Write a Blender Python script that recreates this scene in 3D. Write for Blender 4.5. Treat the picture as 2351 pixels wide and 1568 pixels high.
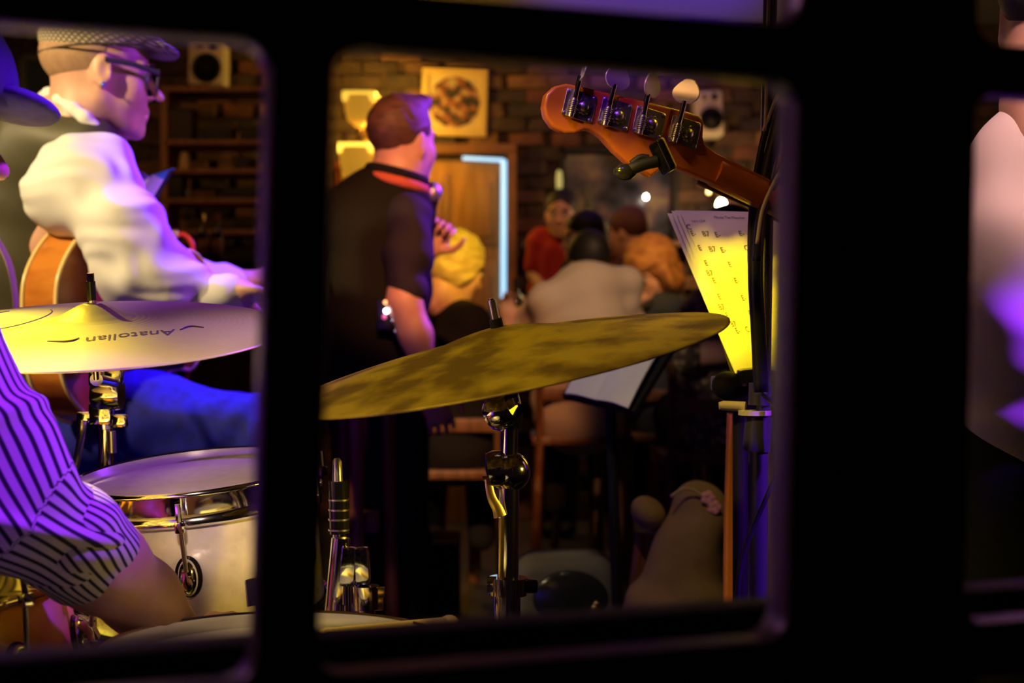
import bpy, bmesh, math, random
import numpy as np
from mathutils import Vector, Matrix, Euler
random.seed(7); np.random.seed(7)
for o in list(bpy.data.objects): bpy.data.objects.remove(o)
SC = bpy.context.scene; COL = SC.collection
R = math.radians
# ------------------------------------------------------------------ camera, light, exposure
F = 2351 * 50 / 36.0; CX, CY, H = 1175.5, 784.0, 1.0
cam = bpy.data.cameras.new('camera'); cam.lens = 50; cam.sensor_width = 36; cam.clip_start = 0.02
co = bpy.data.objects.new('camera', cam); COL.objects.link(co)
co.location = (0, 0, H); co.rotation_euler = (R(90), 0, 0); SC.camera = co
cam.dof.use_dof = True; cam.dof.focus_distance = 1.75; cam.dof.aperture_fstop = 4.8
SC.view_settings.view_transform = 'Standard'; SC.view_settings.look = 'None'
SC.view_settings.gamma = 1; SC.view_settings.use_curve_mapping = False
SC.view_settings.exposure = 0.0
wd = bpy.data.worlds.new('world'); SC.world = wd; wd.use_nodes = True
wd.node_tree.nodes['Background'].inputs[0].default_value = (.5, .3, .2, 1)
wd.node_tree.nodes['Background'].inputs[1].default_value = 0.006

def at(px, py, Y): return Vector(((px - CX) / F * Y, Y, H + (CY - py) / F * Y))
def spot(name, loc, target, col, power, size=40, blend=.4, rad=.04):
    l = bpy.data.lights.new(name, 'SPOT'); l.color = col; l.energy = power
    l.spot_size = R(size); l.spot_blend = blend; l.shadow_soft_size = rad
    o = bpy.data.objects.new(name, l); COL.objects.link(o); o.location = loc
    o.rotation_euler = (Vector(target) - Vector(loc)).to_track_quat('-Z', 'Y').to_euler(); return o
def point(name, loc, col, power, rad=.05):
    l = bpy.data.lights.new(name, 'POINT'); l.color = col; l.energy = power; l.shadow_soft_size = rad
    o = bpy.data.objects.new(name, l); COL.objects.link(o); o.location = loc; return o
VIO = (.26, .03, 1.0); YEL = (1.0, .62, .05); CRM = (1.0, .74, .36)
spot('violet_spot', (1.9, 3.3, 2.5), (-.75, 2.4, 1.2), (.34, .04, 1.0), 420, 30, .5)
spot('violet_spot', (1.2, 4.9, 2.4), (-.26, 4.0, 1.4), VIO, 420, 22, .5)
spot('violet_spot', (.35, 1.25, 1.95), (-.57, 1.38, .89), (.28, .02, 1), 150, 21, .5)
spot('violet_spot', (.6, 2.3, 2.0), (-.29, 1.72, 1.0), VIO, 110, 12, .8)
spot('mauve_spot', (-.15, 1.2, 2.2), (.3, 2.1, 1.2), (.85, .42, .8), 14, 9, .5)
spot('yellow_spot', (.7, 2.4, 2.2), (.3, 1.85, 1.2), (1, .6, .05), 26, 16, .5)
spot('violet_spot', (-.3, 3.4, 2.6), (-.62, 3.0, .85), (.1, .02, 1), 420, 34, .6)
spot('violet_spot', (.95, 1.4, 1.35), (.32, 1.9, .72), VIO, 80, 24, .6)
spot('violet_spot', (-.15, 1.0, 2.1), (.06, 1.78, 1.27), VIO, 34, 11, .5)
spot('violet_spot', (-.15, 1.0, 2.1), tuple(at(1417, 180, 1.78)), (.5, .04, 1), 60, 2.6, .3)
spot('yellow_spot', (1.2, 1.5, 2.1), tuple(at(1577, 211, 1.78)), (1, .62, .0), 22, 3, .4)
spot('warm_spot', (-.6, 1.1, 2.2), (.13, 1.77, 1.25), (1, .45, .14), 12, 16, .5)
spot('cream_spot', (-1.9, 1.6, 2.3), (-.92, 3.0, 1.25), CRM, 260, 30, .5)
spot('yellow_spot', (-1.5, 1.9, 2.2), (-.82, 1.58, .97), (1, .78, .07), 800, 29, .8)
spot('yellow_spot', (-.5, 1.1, 1.5), (.33, 2.04, 1.05), (1, .7, 0), 150, 8, .12)
spot('yellow_spot', (.75, 1.33, 1.03), (-.27, 1.74, .74), YEL, 34, 11, .3)
spot('warm_spot', (.0, 1.3, 2.5), (-.22, 4.0, 1.35), (1, .36, .12), 420, 17, .6)
spot('warm_spot', (-.7, 1.1, 2.3), (-.03, 1.68, .97), (1, .72, .1), 62, 32, .7)
spot('warm_spot', (-.2, 1.6, 2.3), (-.76, 3.45, 1.14), (1, .45, .2), 110, 13, .6)
spot('warm_spot', (-.2, 1.7, 2.5), (.25, 3.05, .98), (1, .8, .6), 42, 14, .5)
spot('warm_spot', (.05, 1.6, 2.3), (.36, 2.8, .52), (1, .6, .25), 26, 20, .6)
spot('pink_spot', (-.26, .8, 1.22), (-.34, 1.86, .79), (1, .66, .5), 26, 15, .4)
spot('pink_spot', (-.2, .78, 1.5), (-.16, 1.4, .7), (1, .72, .6), 8, 24, .5)
spot('yellow_spot', (.5, 3.6, 2.6), (-.18, 5.3, 1.27), (1, .68, .03), 240, 9, .5)
spot('amber_spot', (.9, 4.2, 2.6), (.6, 6.1, 1.3), (1, .48, .06), 110, 11, .5)
spot('warm_spot', (.6, 3.4, 2.6), (.3, 6.0, 1.15), (1, .58, .3), 130, 22, .6)
spot('violet_spot', (.9, 5.6, 1.9), (.75, 7.1, 2.78), (.09, .004, 1), 420, 42, .7)
spot('pink_spot', (.45, 1.1, 2.0), (.78, 1.86, 1.2), (1, .56, .5), 60, 24, .5)
spot('violet_spot', (.5, 2.9, 1.6), (.72, 1.86, .72), VIO, 9, 24, .6)
spot('door_glow', (-.1, 5.9, 2.3), (-.5, 8, 1.75), (1, .6, .06), 34, 26, .6, .1)
spot('mauve_spot', (-1.5, 1.4, 1.9), (.17, .72, 1.0), (.9, .35, .75), 22, 34, .6)
spot('wall_wash', (.4, 5.6, 2.7), (.4, 8, 2.0), (1, .45, .15), 42, 70, .8, .1)
spot('wall_wash', (-1.9, 5.4, 2.7), (-1.9, 8, 1.8), (1, .42, .13), 30, 70, .8, .1)
spot('wall_wash', (2.3, 5.0, 2.6), (3.0, 7.5, 1.9), (1, .5, .2), 40, 60, .8, .1)

# ------------------------------------------------------------------ helpers
_mats = {}
def mat(name, c=(.5, .5, .5), rough=.5, metal=0., c2=None, scale=20., bump=0., bscale=None, spec=.5, emit=None, estr=0.,
        stretch=None, contrast=(.35, .65), trans=0., fn=None):
    if name in _mats: return _mats[name]
    m = bpy.data.materials.new(name); m.use_nodes = True; nt = m.node_tree; N = nt.nodes; L = nt.links
    b = N['Principled BSDF']; b.inputs['Base Color'].default_value = (*c, 1); b.inputs['Roughness'].default_value = rough
    b.inputs['Metallic'].default_value = metal; b.inputs['Specular IOR Level'].default_value = spec
    if trans: b.inputs['Transmission Weight'].default_value = trans
    if emit: b.inputs['Emission Color'].default_value = (*emit, 1); b.inputs['Emission Strength'].default_value = estr
    tc = N.new('ShaderNodeTexCoord'); src = tc.outputs['Object']
    if stretch:
        mp = N.new('ShaderNodeMapping'); mp.inputs['Scale'].default_value = stretch; L.new(src, mp.inputs[0]); src = mp.outputs[0]
    if c2:
        n = N.new('ShaderNodeTexNoise'); n.inputs['Scale'].default_value = scale; n.inputs['Detail'].default_value = 5; L.new(src, n.inputs['Vector'])
        r = N.new('ShaderNodeValToRGB'); r.color_ramp.elements[0].position = contrast[0]; r.color_ramp.elements[1].position = contrast[1]
        r.color_ramp.elements[0].color = (*c, 1); r.color_ramp.elements[1].color = (*c2, 1)
        L.new(n.outputs['Fac'], r.inputs[0]); L.new(r.outputs[0], b.inputs['Base Color'])
    if bump:
        n = N.new('ShaderNodeTexNoise'); n.inputs['Scale'].default_value = bscale or scale * 3; n.inputs['Detail'].default_value = 4; L.new(src, n.inputs['Vector'])
        bp = N.new('ShaderNodeBump'); bp.inputs['Strength'].default_value = bump; bp.inputs['Distance'].default_value = min(.004, .3 / (bscale or scale * 3))
        L.new(n.outputs['Fac'], bp.inputs['Height']); L.new(bp.outputs[0], b.inputs['Normal'])
    if fn: fn(N, L, b, tc)
    _mats[name] = m; return m

def tag(o, label=None, cat=None, group=None, kind=None):
    if label: o['label'] = label
    if cat: o['category'] = cat
    if group: o['group'] = group
    if kind: o['kind'] = kind
    return o
def thing(name, loc, label, cat, group=None, rz=0.):
    o = bpy.data.objects.new(name, None); COL.objects.link(o); o.location = loc; o.rotation_euler = (0, 0, rz)
    o.empty_display_size = .05
    tag(o, label, cat, group); bpy.context.view_layer.update(); return o
def root(o):
    while o.parent: o = o.parent
    return o
def obj(name, v, f, m, parent=None, smooth=False, local=False, loc=None, mw=None):
    """v are world coordinates unless local; a parent only keeps them in place."""
    me = bpy.data.meshes.new(name); me.from_pydata([tuple(p) for p in v], [], [tuple(q) for q in f]); me.update()
    if smooth:
        me.polygons.foreach_set('use_smooth', [True] * len(me.polygons))
        if smooth is not True: me.set_sharp_from_angle(angle=R(smooth))
    if m: me.materials.append(m)
    o = bpy.data.objects.new(name, me); COL.objects.link(o)
    if mw is not None: o.matrix_world = mw
    if loc is not None and mw is None:
        me.transform(Matrix.Translation(-Vector(loc))); o.location = loc
    if parent:
        o.parent = parent
        if not local:
            M = Matrix()
            p = parent
            chain = []
            while p: chain.append(p); p = p.parent
            for p in reversed(chain): M = M @ p.matrix_parent_inverse @ p.matrix_basis
            o.matrix_parent_inverse = M.inverted()
    return o

class MB:
    def __init__(s): s.v = []; s.f = []
    def add(s, v, f):
        n = len(s.v); s.v += [Vector(p) for p in v]; s.f += [tuple(i + n for i in q) for q in f]; return s
    def box(s, c, size, rot=None, bev=0., M=None):
        bm = bmesh.new(); bmesh.ops.create_cube(bm, size=1)
        bmesh.ops.scale(bm, vec=Vector(size), verts=bm.verts)
        if bev: bmesh.ops.bevel(bm, geom=bm.edges[:], offset=bev, segments=2, affect='EDGES', profile=.6)
        T = Matrix.Translation(Vector(c)) @ (Euler(rot).to_matrix().to_4x4() if rot else Matrix())
        if M is not None: T = M @ T
        bmesh.ops.transform(bm, matrix=T, verts=bm.verts)
        bm.verts.index_update(); s.add([v.co for v in bm.verts], [[v.index for v in f.verts] for f in bm.faces]); bm.free(); return s
    def tube(s, pts, r, n=12, cap=True, flat=1.):
        pts = [Vector(p) for p in pts]; rs = r if isinstance(r, (list, tuple)) else [r] * len(pts)
        v = []; f = []; up = None
        for i, p in enumerate(pts):
            t = (pts[min(i + 1, len(pts) - 1)] - pts[max(i - 1, 0)]).normalized()
            if up is None:
                up = Vector((0, 0, 1)) if abs(t.z) < .9 else Vector((0, 1, 0))
            a = (up - t * up.dot(t)).normalized(); up = a; b = t.cross(a)
            for k in range(n):
                w = 2 * math.pi * k / n; v.append(p + (a * math.cos(w) * flat + b * math.sin(w)) * rs[i])
        for i in range(len(pts) - 1):
            for k in range(n): f.append((i * n + k, i * n + (k + 1) % n, (i + 1) * n + (k + 1) % n, (i + 1) * n + k))
        if cap: f.append(tuple(reversed(range(n)))); f.append(tuple((len(pts) - 1) * n + k for k in range(n)))
        return s.add(v, f)
    def lathe(s, prof, n=32, M=None):
        v = []; f = []
        for (r, z) in prof:
            for k in range(n): w = 2 * math.pi * k / n; v.append(Vector((max(r, 1e-5) * math.cos(w), max(r, 1e-5) * math.sin(w), z)))
        for i in range(len(prof) - 1):
            for k in range(n): f.append((i * n + k, i * n + (k + 1) % n, (i + 1) * n + (k + 1) % n, (i + 1) * n + k))
        if prof[0] == prof[-1]: pass
        elif prof[0][0] > 1e-4: f.append(tuple(reversed(range(n))))
        if prof[-1][0] > 1e-4 and prof[0] != prof[-1]: f.append(tuple((len(prof) - 1) * n + k for k in range(n)))
        if M is not None: v = [M @ p for p in v]
        return s.add(v, f)
    def sphere(s, c, r, n=14, sc=(1, 1, 1), M=None):
        prof = [(r * math.sin(math.pi * i / n), -r * math.cos(math.pi * i / n)) for i in range(n + 1)]
        T = Matrix.Translation(Vector(c)) @ Matrix.Diagonal((*sc, 1))
        if M is not None: T = M @ T
        return s.lathe(prof, n * 2, T)
    def xf(s, M): s.v = [M @ p for p in s.v]; return s
    def build(s, name, m, parent=None, smooth=40, **k): return obj(name, s.v, s.f, m, parent, smooth, **k)

def bez(pts, n=24):
    """Catmull-Rom through the points."""
    P = [Vector(p) for p in pts]; P = [2 * P[0] - P[1]] + P + [2 * P[-1] - P[-2]]; out = []
    seg = len(P) - 3
    for i in range(seg):
        for k in range(n // seg + 1):
            t = k / (n // seg + 1); a, b, c, d = P[i:i + 4]
            out.append(.5 * ((2 * b) + (c - a) * t + (2 * a - 5 * b + 4 * c - d) * t * t + (3 * b - a - 3 * c + d) * t ** 3))
    return out + [P[-2]]

def plate(splines, thick, bev, res=2):
    """2-D outlines (first the outer, then holes) -> verts, faces of a bevelled plate centred on z=0."""
    cu = bpy.data.curves.new('tmp', 'CURVE'); cu.dimensions = '2D'; cu.fill_mode = 'BOTH'
    for sp in splines:
        s = cu.splines.new('POLY'); s.points.add(len(sp) - 1); s.use_cyclic_u = True
        for i, p in enumerate(sp): s.points[i].co = (p[0], p[1], 0, 1)
    cu.extrude = max(thick / 2 - bev, 0); cu.bevel_depth = bev; cu.offset = -bev; cu.bevel_resolution = res
    o = bpy.data.objects.new('tmp', cu); COL.objects.link(o)
    dg = bpy.context.evaluated_depsgraph_get(); me = o.evaluated_get(dg).to_mesh()
    v = [p.co.copy() for p in me.vertices]; f = [tuple(p.vertices) for p in me.polygons]
    bpy.data.objects.remove(o); return v, f
def text_mesh(s, size=1., extrude=0., shear=0.):
    cu = bpy.data.curves.new('tmp', 'FONT'); cu.body = s; cu.size = size; cu.extrude = extrude; cu.shear = shear
    cu.align_x = 'CENTER'; cu.align_y = 'CENTER'; cu.resolution_u = 3
    o = bpy.data.objects.new('tmp', cu); COL.objects.link(o)
    dg = bpy.context.evaluated_depsgraph_get(); me = o.evaluated_get(dg).to_mesh()
    v = [p.co.copy() for p in me.vertices]; f = [tuple(p.vertices) for p in me.polygons]
    bpy.data.objects.remove(o); return v, f
def rrect(x0, x1, y0, y1, r, n=6):
    out = []
    for cx, cy, a0 in ((x1 - r, y1 - r, 0), (x0 + r, y1 - r, 90), (x0 + r, y0 + r, 180), (x1 - r, y0 + r, 270)):
        for k in range(n + 1): a = R(a0 + 90 * k / n); out.append((cx + r * math.cos(a), cy + r * math.sin(a)))
    return out
def frame(origin, z, x=None):
    """matrix whose local Z is z and local X is as near x as it can be"""
    z = Vector(z).normalized(); x = Vector(x) if x is not None else Vector((1, 0, 0))
    y = z.cross(x).normalized(); x = y.cross(z)
    M = Matrix((x, y, z)).transposed().to_4x4(); M.translation = Vector(origin); return M
def yawm(loc, yaw=0, pitch=0, roll=0, s=1.):
    return Matrix.Translation(Vector(loc)) @ Matrix.Rotation(R(yaw), 4, 'Z') @ Matrix.Rotation(R(pitch), 4, 'Y') @ Matrix.Rotation(R(roll), 4, 'X') @ Matrix.Scale(s, 4)

# ---- signed-distance modelling, meshed with surface nets
class SDF:
    def __init__(s, k=.02): s.p = []; s.k = k; s.M = Matrix(); s.sc = 1.
    def use(s, M): s.M = M; s.sc = M.to_scale()[0]; return s
    def cap(s, a, ra, b=None, rb=None, k=None, sub=False):
        a = np.array(s.M @ Vector(a)); b = np.array(s.M @ Vector(b)) if b is not None else a; rb = ra if rb is None else rb
        ra *= s.sc; rb *= s.sc; m = max(ra, rb)
        def f(P, a=a, b=b):
            ab = b - a; L = ab @ ab; q = P - a
            h = np.clip((q @ ab) / L, 0, 1)[..., None] if L > 1e-12 else np.zeros(P.shape[:-1] + (1,))
            return np.sqrt(((q - h * ab) ** 2).sum(-1)) - (ra + (rb - ra) * h[..., 0])
        s.p.append((f, np.minimum(a, b) - m, np.maximum(a, b) + m, s.k * 1. if k is None else k, sub)); return s
    def ell(s, c, r, rot=None, k=None, sub=False):
        c = np.array(s.M @ Vector(c)); r = np.array(r, float) * s.sc
        Q = s.M.to_3x3().normalized() @ (Euler([R(t) for t in rot]).to_matrix() if rot else Matrix.Identity(3))
        Q = np.array(Q); m = r.max()
        def f(P):
            q = (P - c) @ Q; k0 = np.sqrt(((q / r) ** 2).sum(-1)); k1 = np.sqrt(((q / r ** 2) ** 2).sum(-1)) + 1e-9
            return k0 * (k0 - 1) / k1
        s.p.append((f, c - m, c + m, s.k if k is None else k, sub)); return s
    def chain(s, pts, rs, k=None):
        for i in range(len(pts) - 1): s.cap(pts[i], rs[i], pts[i + 1], rs[i + 1], k)
        return s
    def plane(s, c, n, k=.004):      # cut away the side n points to
        c = np.array(s.M @ Vector(c)); n = np.array((s.M.to_3x3() @ Vector(n)).normalized())
        s.p.append((lambda P: -((P - c) @ n), None, None, k, True)); return s
    def mesh(s, h, disp=None):
        lo = np.min([p[1] for p in s.p if p[1] is not None and not p[4]], axis=0) - 3 * h
        hi = np.max([p[2] for p in s.p if p[2] is not None and not p[4]], axis=0) + 3 * h
        n = np.ceil((hi - lo) / h).astype(int) + 1
        D = np.full(n, .3, np.float32)
        ax = [lo[i] + h * np.arange(n[i]) for i in range(3)]
        for f, a, b, k, sub in s.p:
            if a is None: i0 = np.zeros(3, int); i1 = n
            else:
                mg = k + 3 * h
                i0 = np.clip(((a - mg - lo) / h).astype(int), 0, n); i1 = np.clip(((b + mg - lo) / h).astype(int) + 2, 0, n)
            if (i1 <= i0).any(): continue
            sl = tuple(slice(i0[i], i1[i]) for i in range(3))
            P = np.stack(np.meshgrid(*[ax[i][sl[i]] for i in range(3)], indexing='ij'), -1)
            d = f(P); D0 = D[sl]
            if sub: x, y = -D0, d
            else: x, y = D0, d
            hh = np.clip(.5 + .5 * (y - x) / k, 0, 1); r = y * (1 - hh) + x * hh - k * hh * (1 - hh)
            D[sl] = -r if sub else r
        if disp is not None:
            idx = np.nonzero(np.abs(D) < 5 * h); P = np.stack([ax[i][idx[i]] for i in range(3)], -1)
            D[idx] += disp(P)
        I = D < 0
        c = [(i, j, k) for i in (0, 1) for j in (0, 1) for k in (0, 1)]
        cnt = np.zeros(n - 1, np.int8)
        for (i, j, k) in c: cnt += I[i:n[0] - 1 + i, j:n[1] - 1 + j, k:n[2] - 1 + k]
        cell = np.nonzero((cnt > 0) & (cnt < 8)); C = np.stack(cell, -1)
        acc = np.zeros((len(C), 3)); num = np.zeros(len(C))
        val = {q: D[C[:, 0] + q[0], C[:, 1] + q[1], C[:, 2] + q[2]] for q in c}
        for a in c:
            for d in range(3):
                if a[d]: continue
                b = tuple(a[i] + (i == d) for i in range(3)); va, vb = val[a], val[b]
                x = (va < 0) != (vb < 0); t = np.where(x, va / np.where(va == vb, 1, va - vb), 0)
                p = np.array(a, float)[None] + t[:, None] * (np.arange(3) == d)[None]
                acc += p * x[:, None]; num += x
        V = lo + h * (C + acc / num[:, None])
        ids = np.full(n - 1, -1, np.int32); ids[cell] = np.arange(len(C))
        Fs = []
        for d in range(3):
            e, g = (d + 1) % 3, (d + 2) % 3
            s0 = [slice(None)] * 3; s1 = [slice(None)] * 3
            s0[d] = slice(0, -1); s1[d] = slice(1, None)
            A, B = I[tuple(s0)], I[tuple(s1)]
            for sgn, msk in ((0, A & ~B), (1, ~A & B)):
                q = np.stack(np.nonzero(msk), -1)
                q = q[(q[:, e] > 0) & (q[:, g] > 0) & (q[:, e] < n[e] - 1) & (q[:, g] < n[g] - 1)]
                ue = np.eye(3, dtype=int)[e]; ug = np.eye(3, dtype=int)[g]
                qs = [q - ue - ug, q - ug, q, q - ue]
                if sgn: qs = qs[::-1]
                Fs.append(np.stack([ids[t[:, 0], t[:, 1], t[:, 2]] for t in qs], -1))
        Fc = np.concatenate(Fs); Fc = Fc[(Fc >= 0).all(1)]
        return V, Fc
    def build(s, name, m, parent=None, h=.006, disp=None, attr=None, relax=2, **kw):
        V, Fc = s.mesh(h, disp)
        for _ in range(relax):          # light Laplacian smoothing
            A = np.zeros_like(V); c = np.zeros(len(V))
            for i in range(4):
                a, b = Fc[:, i], Fc[:, (i + 1) % 4]
                np.add.at(A, a, V[b]); np.add.at(c, a, 1)
            V = V * .5 + .5 * A / np.maximum(c, 1)[:, None]
        me = bpy.data.meshes.new(name); me.vertices.add(len(V)); me.vertices.foreach_set('co', V.ravel())
        me.loops.add(len(Fc) * 4); me.loops.foreach_set('vertex_index', Fc.ravel().astype(np.int32))
        me.polygons.add(len(Fc)); me.polygons.foreach_set('loop_start', np.arange(len(Fc)) * 4)
        me.update(calc_edges=True); me.validate(); me.polygons.foreach_set('use_smooth', [True] * len(me.polygons))
        me.materials.append(m)
        if attr:
            for an, fn in attr.items():
                a = me.attributes.new(an, 'FLOAT', 'POINT'); a.data.foreach_set('value', fn(V).astype(np.float32))
        o = bpy.data.objects.new(name, me); COL.objects.link(o)
        if parent:
            o.parent = parent; o.matrix_parent_inverse = Matrix.Translation(-Vector(parent.location)) if not parent.parent and parent.type == 'EMPTY' else Matrix()
            if parent.parent: o.matrix_parent_inverse = Matrix()
        return o

def folds(amp, freq, dirv=(1, .3, .6), seed=0.):
    d = np.array(dirv, float); d /= np.linalg.norm(d); e = np.cross(d, [.3, .8, .5]); e /= np.linalg.norm(e)
    def f(P):
        w = np.sin(P @ e * freq * .53 + seed) * 1.3 + np.sin(P @ np.cross(d, e) * freq * .41 + 1.7 * seed)
        return amp * (np.sin(P @ d * freq + w * 1.5 + seed) * .6 + np.sin(P @ (d + .6 * e) * freq * 1.7 + 2 * w) * .4)
    return f

def head(S, M, neck=True, nose=1., jaw=1.):
    """head in local axes: +x the face, +z up, origin at eye level in the middle of the skull"""
    S.use(M)
    S.ell((-.012, 0, .035), (.1, .077, .09), k=.02).ell((.02, 0, -.035), (.07, .062, .075), k=.03)
    S.ell((.05, 0, -.075), (.045, .042 * jaw, .042), k=.025).cap((.08, 0, -.108), .016, k=.02)
    for y in (-1, 1):
        S.cap((-.005, y * .052, -.06), .018, (.06, y * .022, -.1), .016, k=.02)
        S.cap((.08, y * .008, .02), .011, (.07, y * .045, .02), .011, k=.014)          # brow
        S.ell((.086, y * .032, 0.), (.016, .019, .012), k=.01, sub=True)                # socket
        S.ell((.055, y * .04, -.034), (.026, .024, .03), k=.03)                        # cheek
        S.ell((-.008, y * .078, -.008), (.021, .0085, .033), rot=(0, -8, y * 18), k=.005)  # ear
        S.ell((-.004, y * .087, -.006), (.011, .006, .02), k=.003, sub=True)
        S.cap((-.006, y * .08, -.036), .0075, k=.004)
        S.cap((.1, y * .011, -.037), .007, k=.006)
    S.cap((.088, 0, .008), .008, (.114 + .004 * nose, 0, -.032), .0095, k=.01)
    S.cap((.094, -.014, -.064), .006, (.094, .014, -.064), .006, k=.006)
    S.cap((.092, -.012, -.078), .0065, (.092, .012, -.078), .0065, k=.006)
    S.cap((.09, -.02, -.0708), .002, (.09, .02, -.0708), .002, k=.004, sub=True)
    if neck: S.cap((-.025, 0, -.04), .056, (-.045, 0, -.17), .06, k=.03)
def hand(S, M, curl=35, spread=3, thumb=30):
    """wrist at origin, fingers along +x, thumb on the +y side, palm faces -z"""
    S.use(M); S.ell((.048, 0, 0), (.05, .04, .015), k=.012).cap((-.02, 0, 0), .025, (.02, 0, 0), .027, k=.015)
    for i, (y, L) in enumerate(((.03, .07), (.01, .08), (-.011, .074), (-.031, .058))):
        p = Vector((.088 - abs(y) * .15, y, 0)); a = R(8); r = .0092
        yaw = R(spread * (1.5 - i))
        for sg, fr in ((0, .45), (1, .32), (2, .23)):
            a += R(curl); q = p + Vector((math.cos(a) * math.cos(yaw), math.sin(yaw), -math.sin(a))) * L * fr
            S.cap(p, r, q, r * .9, k=.004); p = q; r *= .9
    p = Vector((.02, .03, -.004)); q = p + Vector((.025, .03, -.012)); t = q + Vector((.028, .01, -.012)); u = t + Vector((.022, 0, -.008))
    S.cap(p, .013, q, .0115, k=.008).cap(q, .0115, t, .0095, k=.004).cap(t, .0095, u, .008, k=.004)
# ------------------------------------------------------------------ materials
M_black = mat('black_matte', (.012, .011, .012), .6, spec=.3)
M_blackgloss = mat('black_gloss', (.012, .012, .014), .18)
M_chrome = mat('chrome', (.78, .78, .8), .09, 1.)
M_satin = mat('satin_steel', (.62, .6, .6), .3, 1.)
M_brass = mat('brass', (.85, .6, .2), .22, 1.)
M_paper = mat('paper', (.8, .78, .74), .8, c2=(.86, .84, .8), scale=12)
M_ink = mat('ink', (.05, .04, .06), .8)
M_skin = mat('skin', (.72, .42, .3), .5, c2=(.64, .33, .23), scale=30, bump=.15, bscale=400, contrast=(.3, .75))
M_wood = mat('brown_wood', (.2, .085, .03), .45, c2=(.1, .04, .014), scale=8, stretch=(6, 1, .6), bump=.1)
M_shelfwood = mat('shelf_wood', (.3, .13, .045), .6, c2=(.17, .07, .025), scale=8, stretch=(6, 1, .6))
M_white_shirt = mat('white_shirt', (.78, .76, .74), .85, bump=.15, scale=60, bscale=900)
M_blackcloth = mat('black_cloth', (.012, .011, .012), .9, bump=.3, scale=60, bscale=500, spec=.2)
M_glow = mat('warm_bulb', (1, .8, .5), .5, emit=(1, .72, .3), estr=40)

# ------------------------------------------------------------------ room shell
YB = 8.0
def boxobj(name, x0, x1, y0, y1, z0, z1, m, kind='structure', parent=None, bev=0.):
    o = MB().box(((x0 + x1) / 2, (y0 + y1) / 2, (z0 + z1) / 2), (x1 - x0, y1 - y0, z1 - z0), bev=bev).build(name, m, parent)
    if kind and not parent: o['kind'] = kind
    return o
M_floor = mat('stage_floor', (.06, .05, .055), .5, c2=(.03, .025, .03), scale=6, bump=.1)
boxobj('floor', -3.6, 3.4, -.5, YB + .2, -.1, 0, M_floor)
boxobj('ceiling', -3.6, 3.4, -.5, YB + .2, 2.78, 2.9, mat('ceiling_paint', (.2, .19, .19), .95, spec=.05))
M_plaster = mat('dark_plaster', (.09, .055, .035), .9, c2=(.05, .03, .02), scale=4)
boxobj('wall_left', -3.6, -3.5, -.5, YB + .2, 0, 2.78, M_plaster)
boxobj('wall_right', 3.3, 3.4, -.5, YB + .2, 0, 2.78, mat('warm_plaster', (.3, .17, .08), .9, c2=(.2, .1, .05), scale=3))
wall = boxobj('wall_back', -3.5, 3.3, YB, YB + .2, 0, 2.78, mat('mortar', (.1, .06, .04), .95, c2=(.05, .032, .022), scale=25))
M_bricks = [mat('brick_%s' % n, c, .9, c2=d, scale=14, bump=.6, bscale=40) for n, c, d in (
    ('brown', (.15, .08, .045), (.09, .045, .03)), ('umber', (.075, .045, .035), (.04, .024, .02)),
    ('ochre', (.27, .14, .06), (.15, .07, .035)), ('dark', (.03, .022, .022), (.055, .035, .03)),
    ('red', (.17, .06, .035), (.1, .04, .03)))]
def brickmesh(i):
    rn = random.Random(i); m = MB().box((0, 0, 0), (.222, .05, .072), bev=.008)
    m.v = [p + Vector([rn.uniform(-.006, .006) for _ in range(3)]) for p in m.v]
    return m
brick_me = {}
def brick(x, z, sx, j):
    key = (j % 4, rnd.choice([0, 0, 1, 1, 1, 2, 3, 3, 4]))
    if key not in brick_me:
        o = brickmesh(key[0]).build('brick', M_bricks[key[1]], wall, smooth=False, local=True); brick_me[key] = o.data
    else:
        o = bpy.data.objects.new('brick', brick_me[key]); COL.objects.link(o); o.parent = wall
    o.location = (x, YB - .008 - rnd.random() * .014, z); o.scale = (sx, 1, 1)
rnd = random.Random(3); rest = MB()
def blocked(x, z):
    return (-.62 < x < .02 and z < 2.06) or (.26 < x < .98 and 1.52 < z < 2.1)
for r_ in range(34):
    z = .04 + r_ * .0805
    for c_ in range(30):
        sx = rnd.choice([.7, .85, 1., 1.1]); x = -3.4 + c_ * .232 + (r_ % 2) * .116 + rnd.uniform(-.01, .01)
        if x > 3.15 or blocked(x, z): continue
        vis = 1.28 < z < 2.72 and (-2.45 < x < -1.3 or -.7 < x < 1.6)
        if vis: brick(x, z, 1. if sx == 1.1 else sx, c_ + r_ * 3)
        else: rest.box((x, YB - .01, z), (.222 * min(sx, 1), .05, .072), bev=.006)
o = rest.build('rough_brickwork', M_bricks[1], wall, smooth=False); o['kind'] = 'stuff'

# door with its frame, panels and a cold light strip round it
doorm = mat('door_wood', (.42, .2, .05), .45, c2=(.27, .12, .03), scale=6, stretch=(5, 1, .5))
d1 = boxobj('door_1', at(905, 0, YB).x, at(1150, 0, YB).x, YB - .05, YB + .02, 0, at(0, 372, YB).z, doorm)
for (a, b_, t, u) in ((925, 1030, 400, 560), (1048, 1140, 400, 560), (925, 1030, 600, 900), (1048, 1140, 600, 900)):
    p0, p1 = at(a, t, YB - .06), at(b_, u, YB - .06)
    pn = MB()
    cx, cz, w, h = (p0.x + p1.x) / 2, (p0.z + p1.z) / 2, p1.x - p0.x, p0.z - p1.z
    pn.box((cx, YB - .055, cz), (w, .02, h), bev=.008); pn.box((cx, YB - .068, cz), (w * .72, .02, h * .8), bev=.009)
    pn.build('panel', doorm, d1)
fr = mat('door_frame_wood', (.26, .1, .03), .5, c2=(.16, .06, .02), scale=6)
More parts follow.
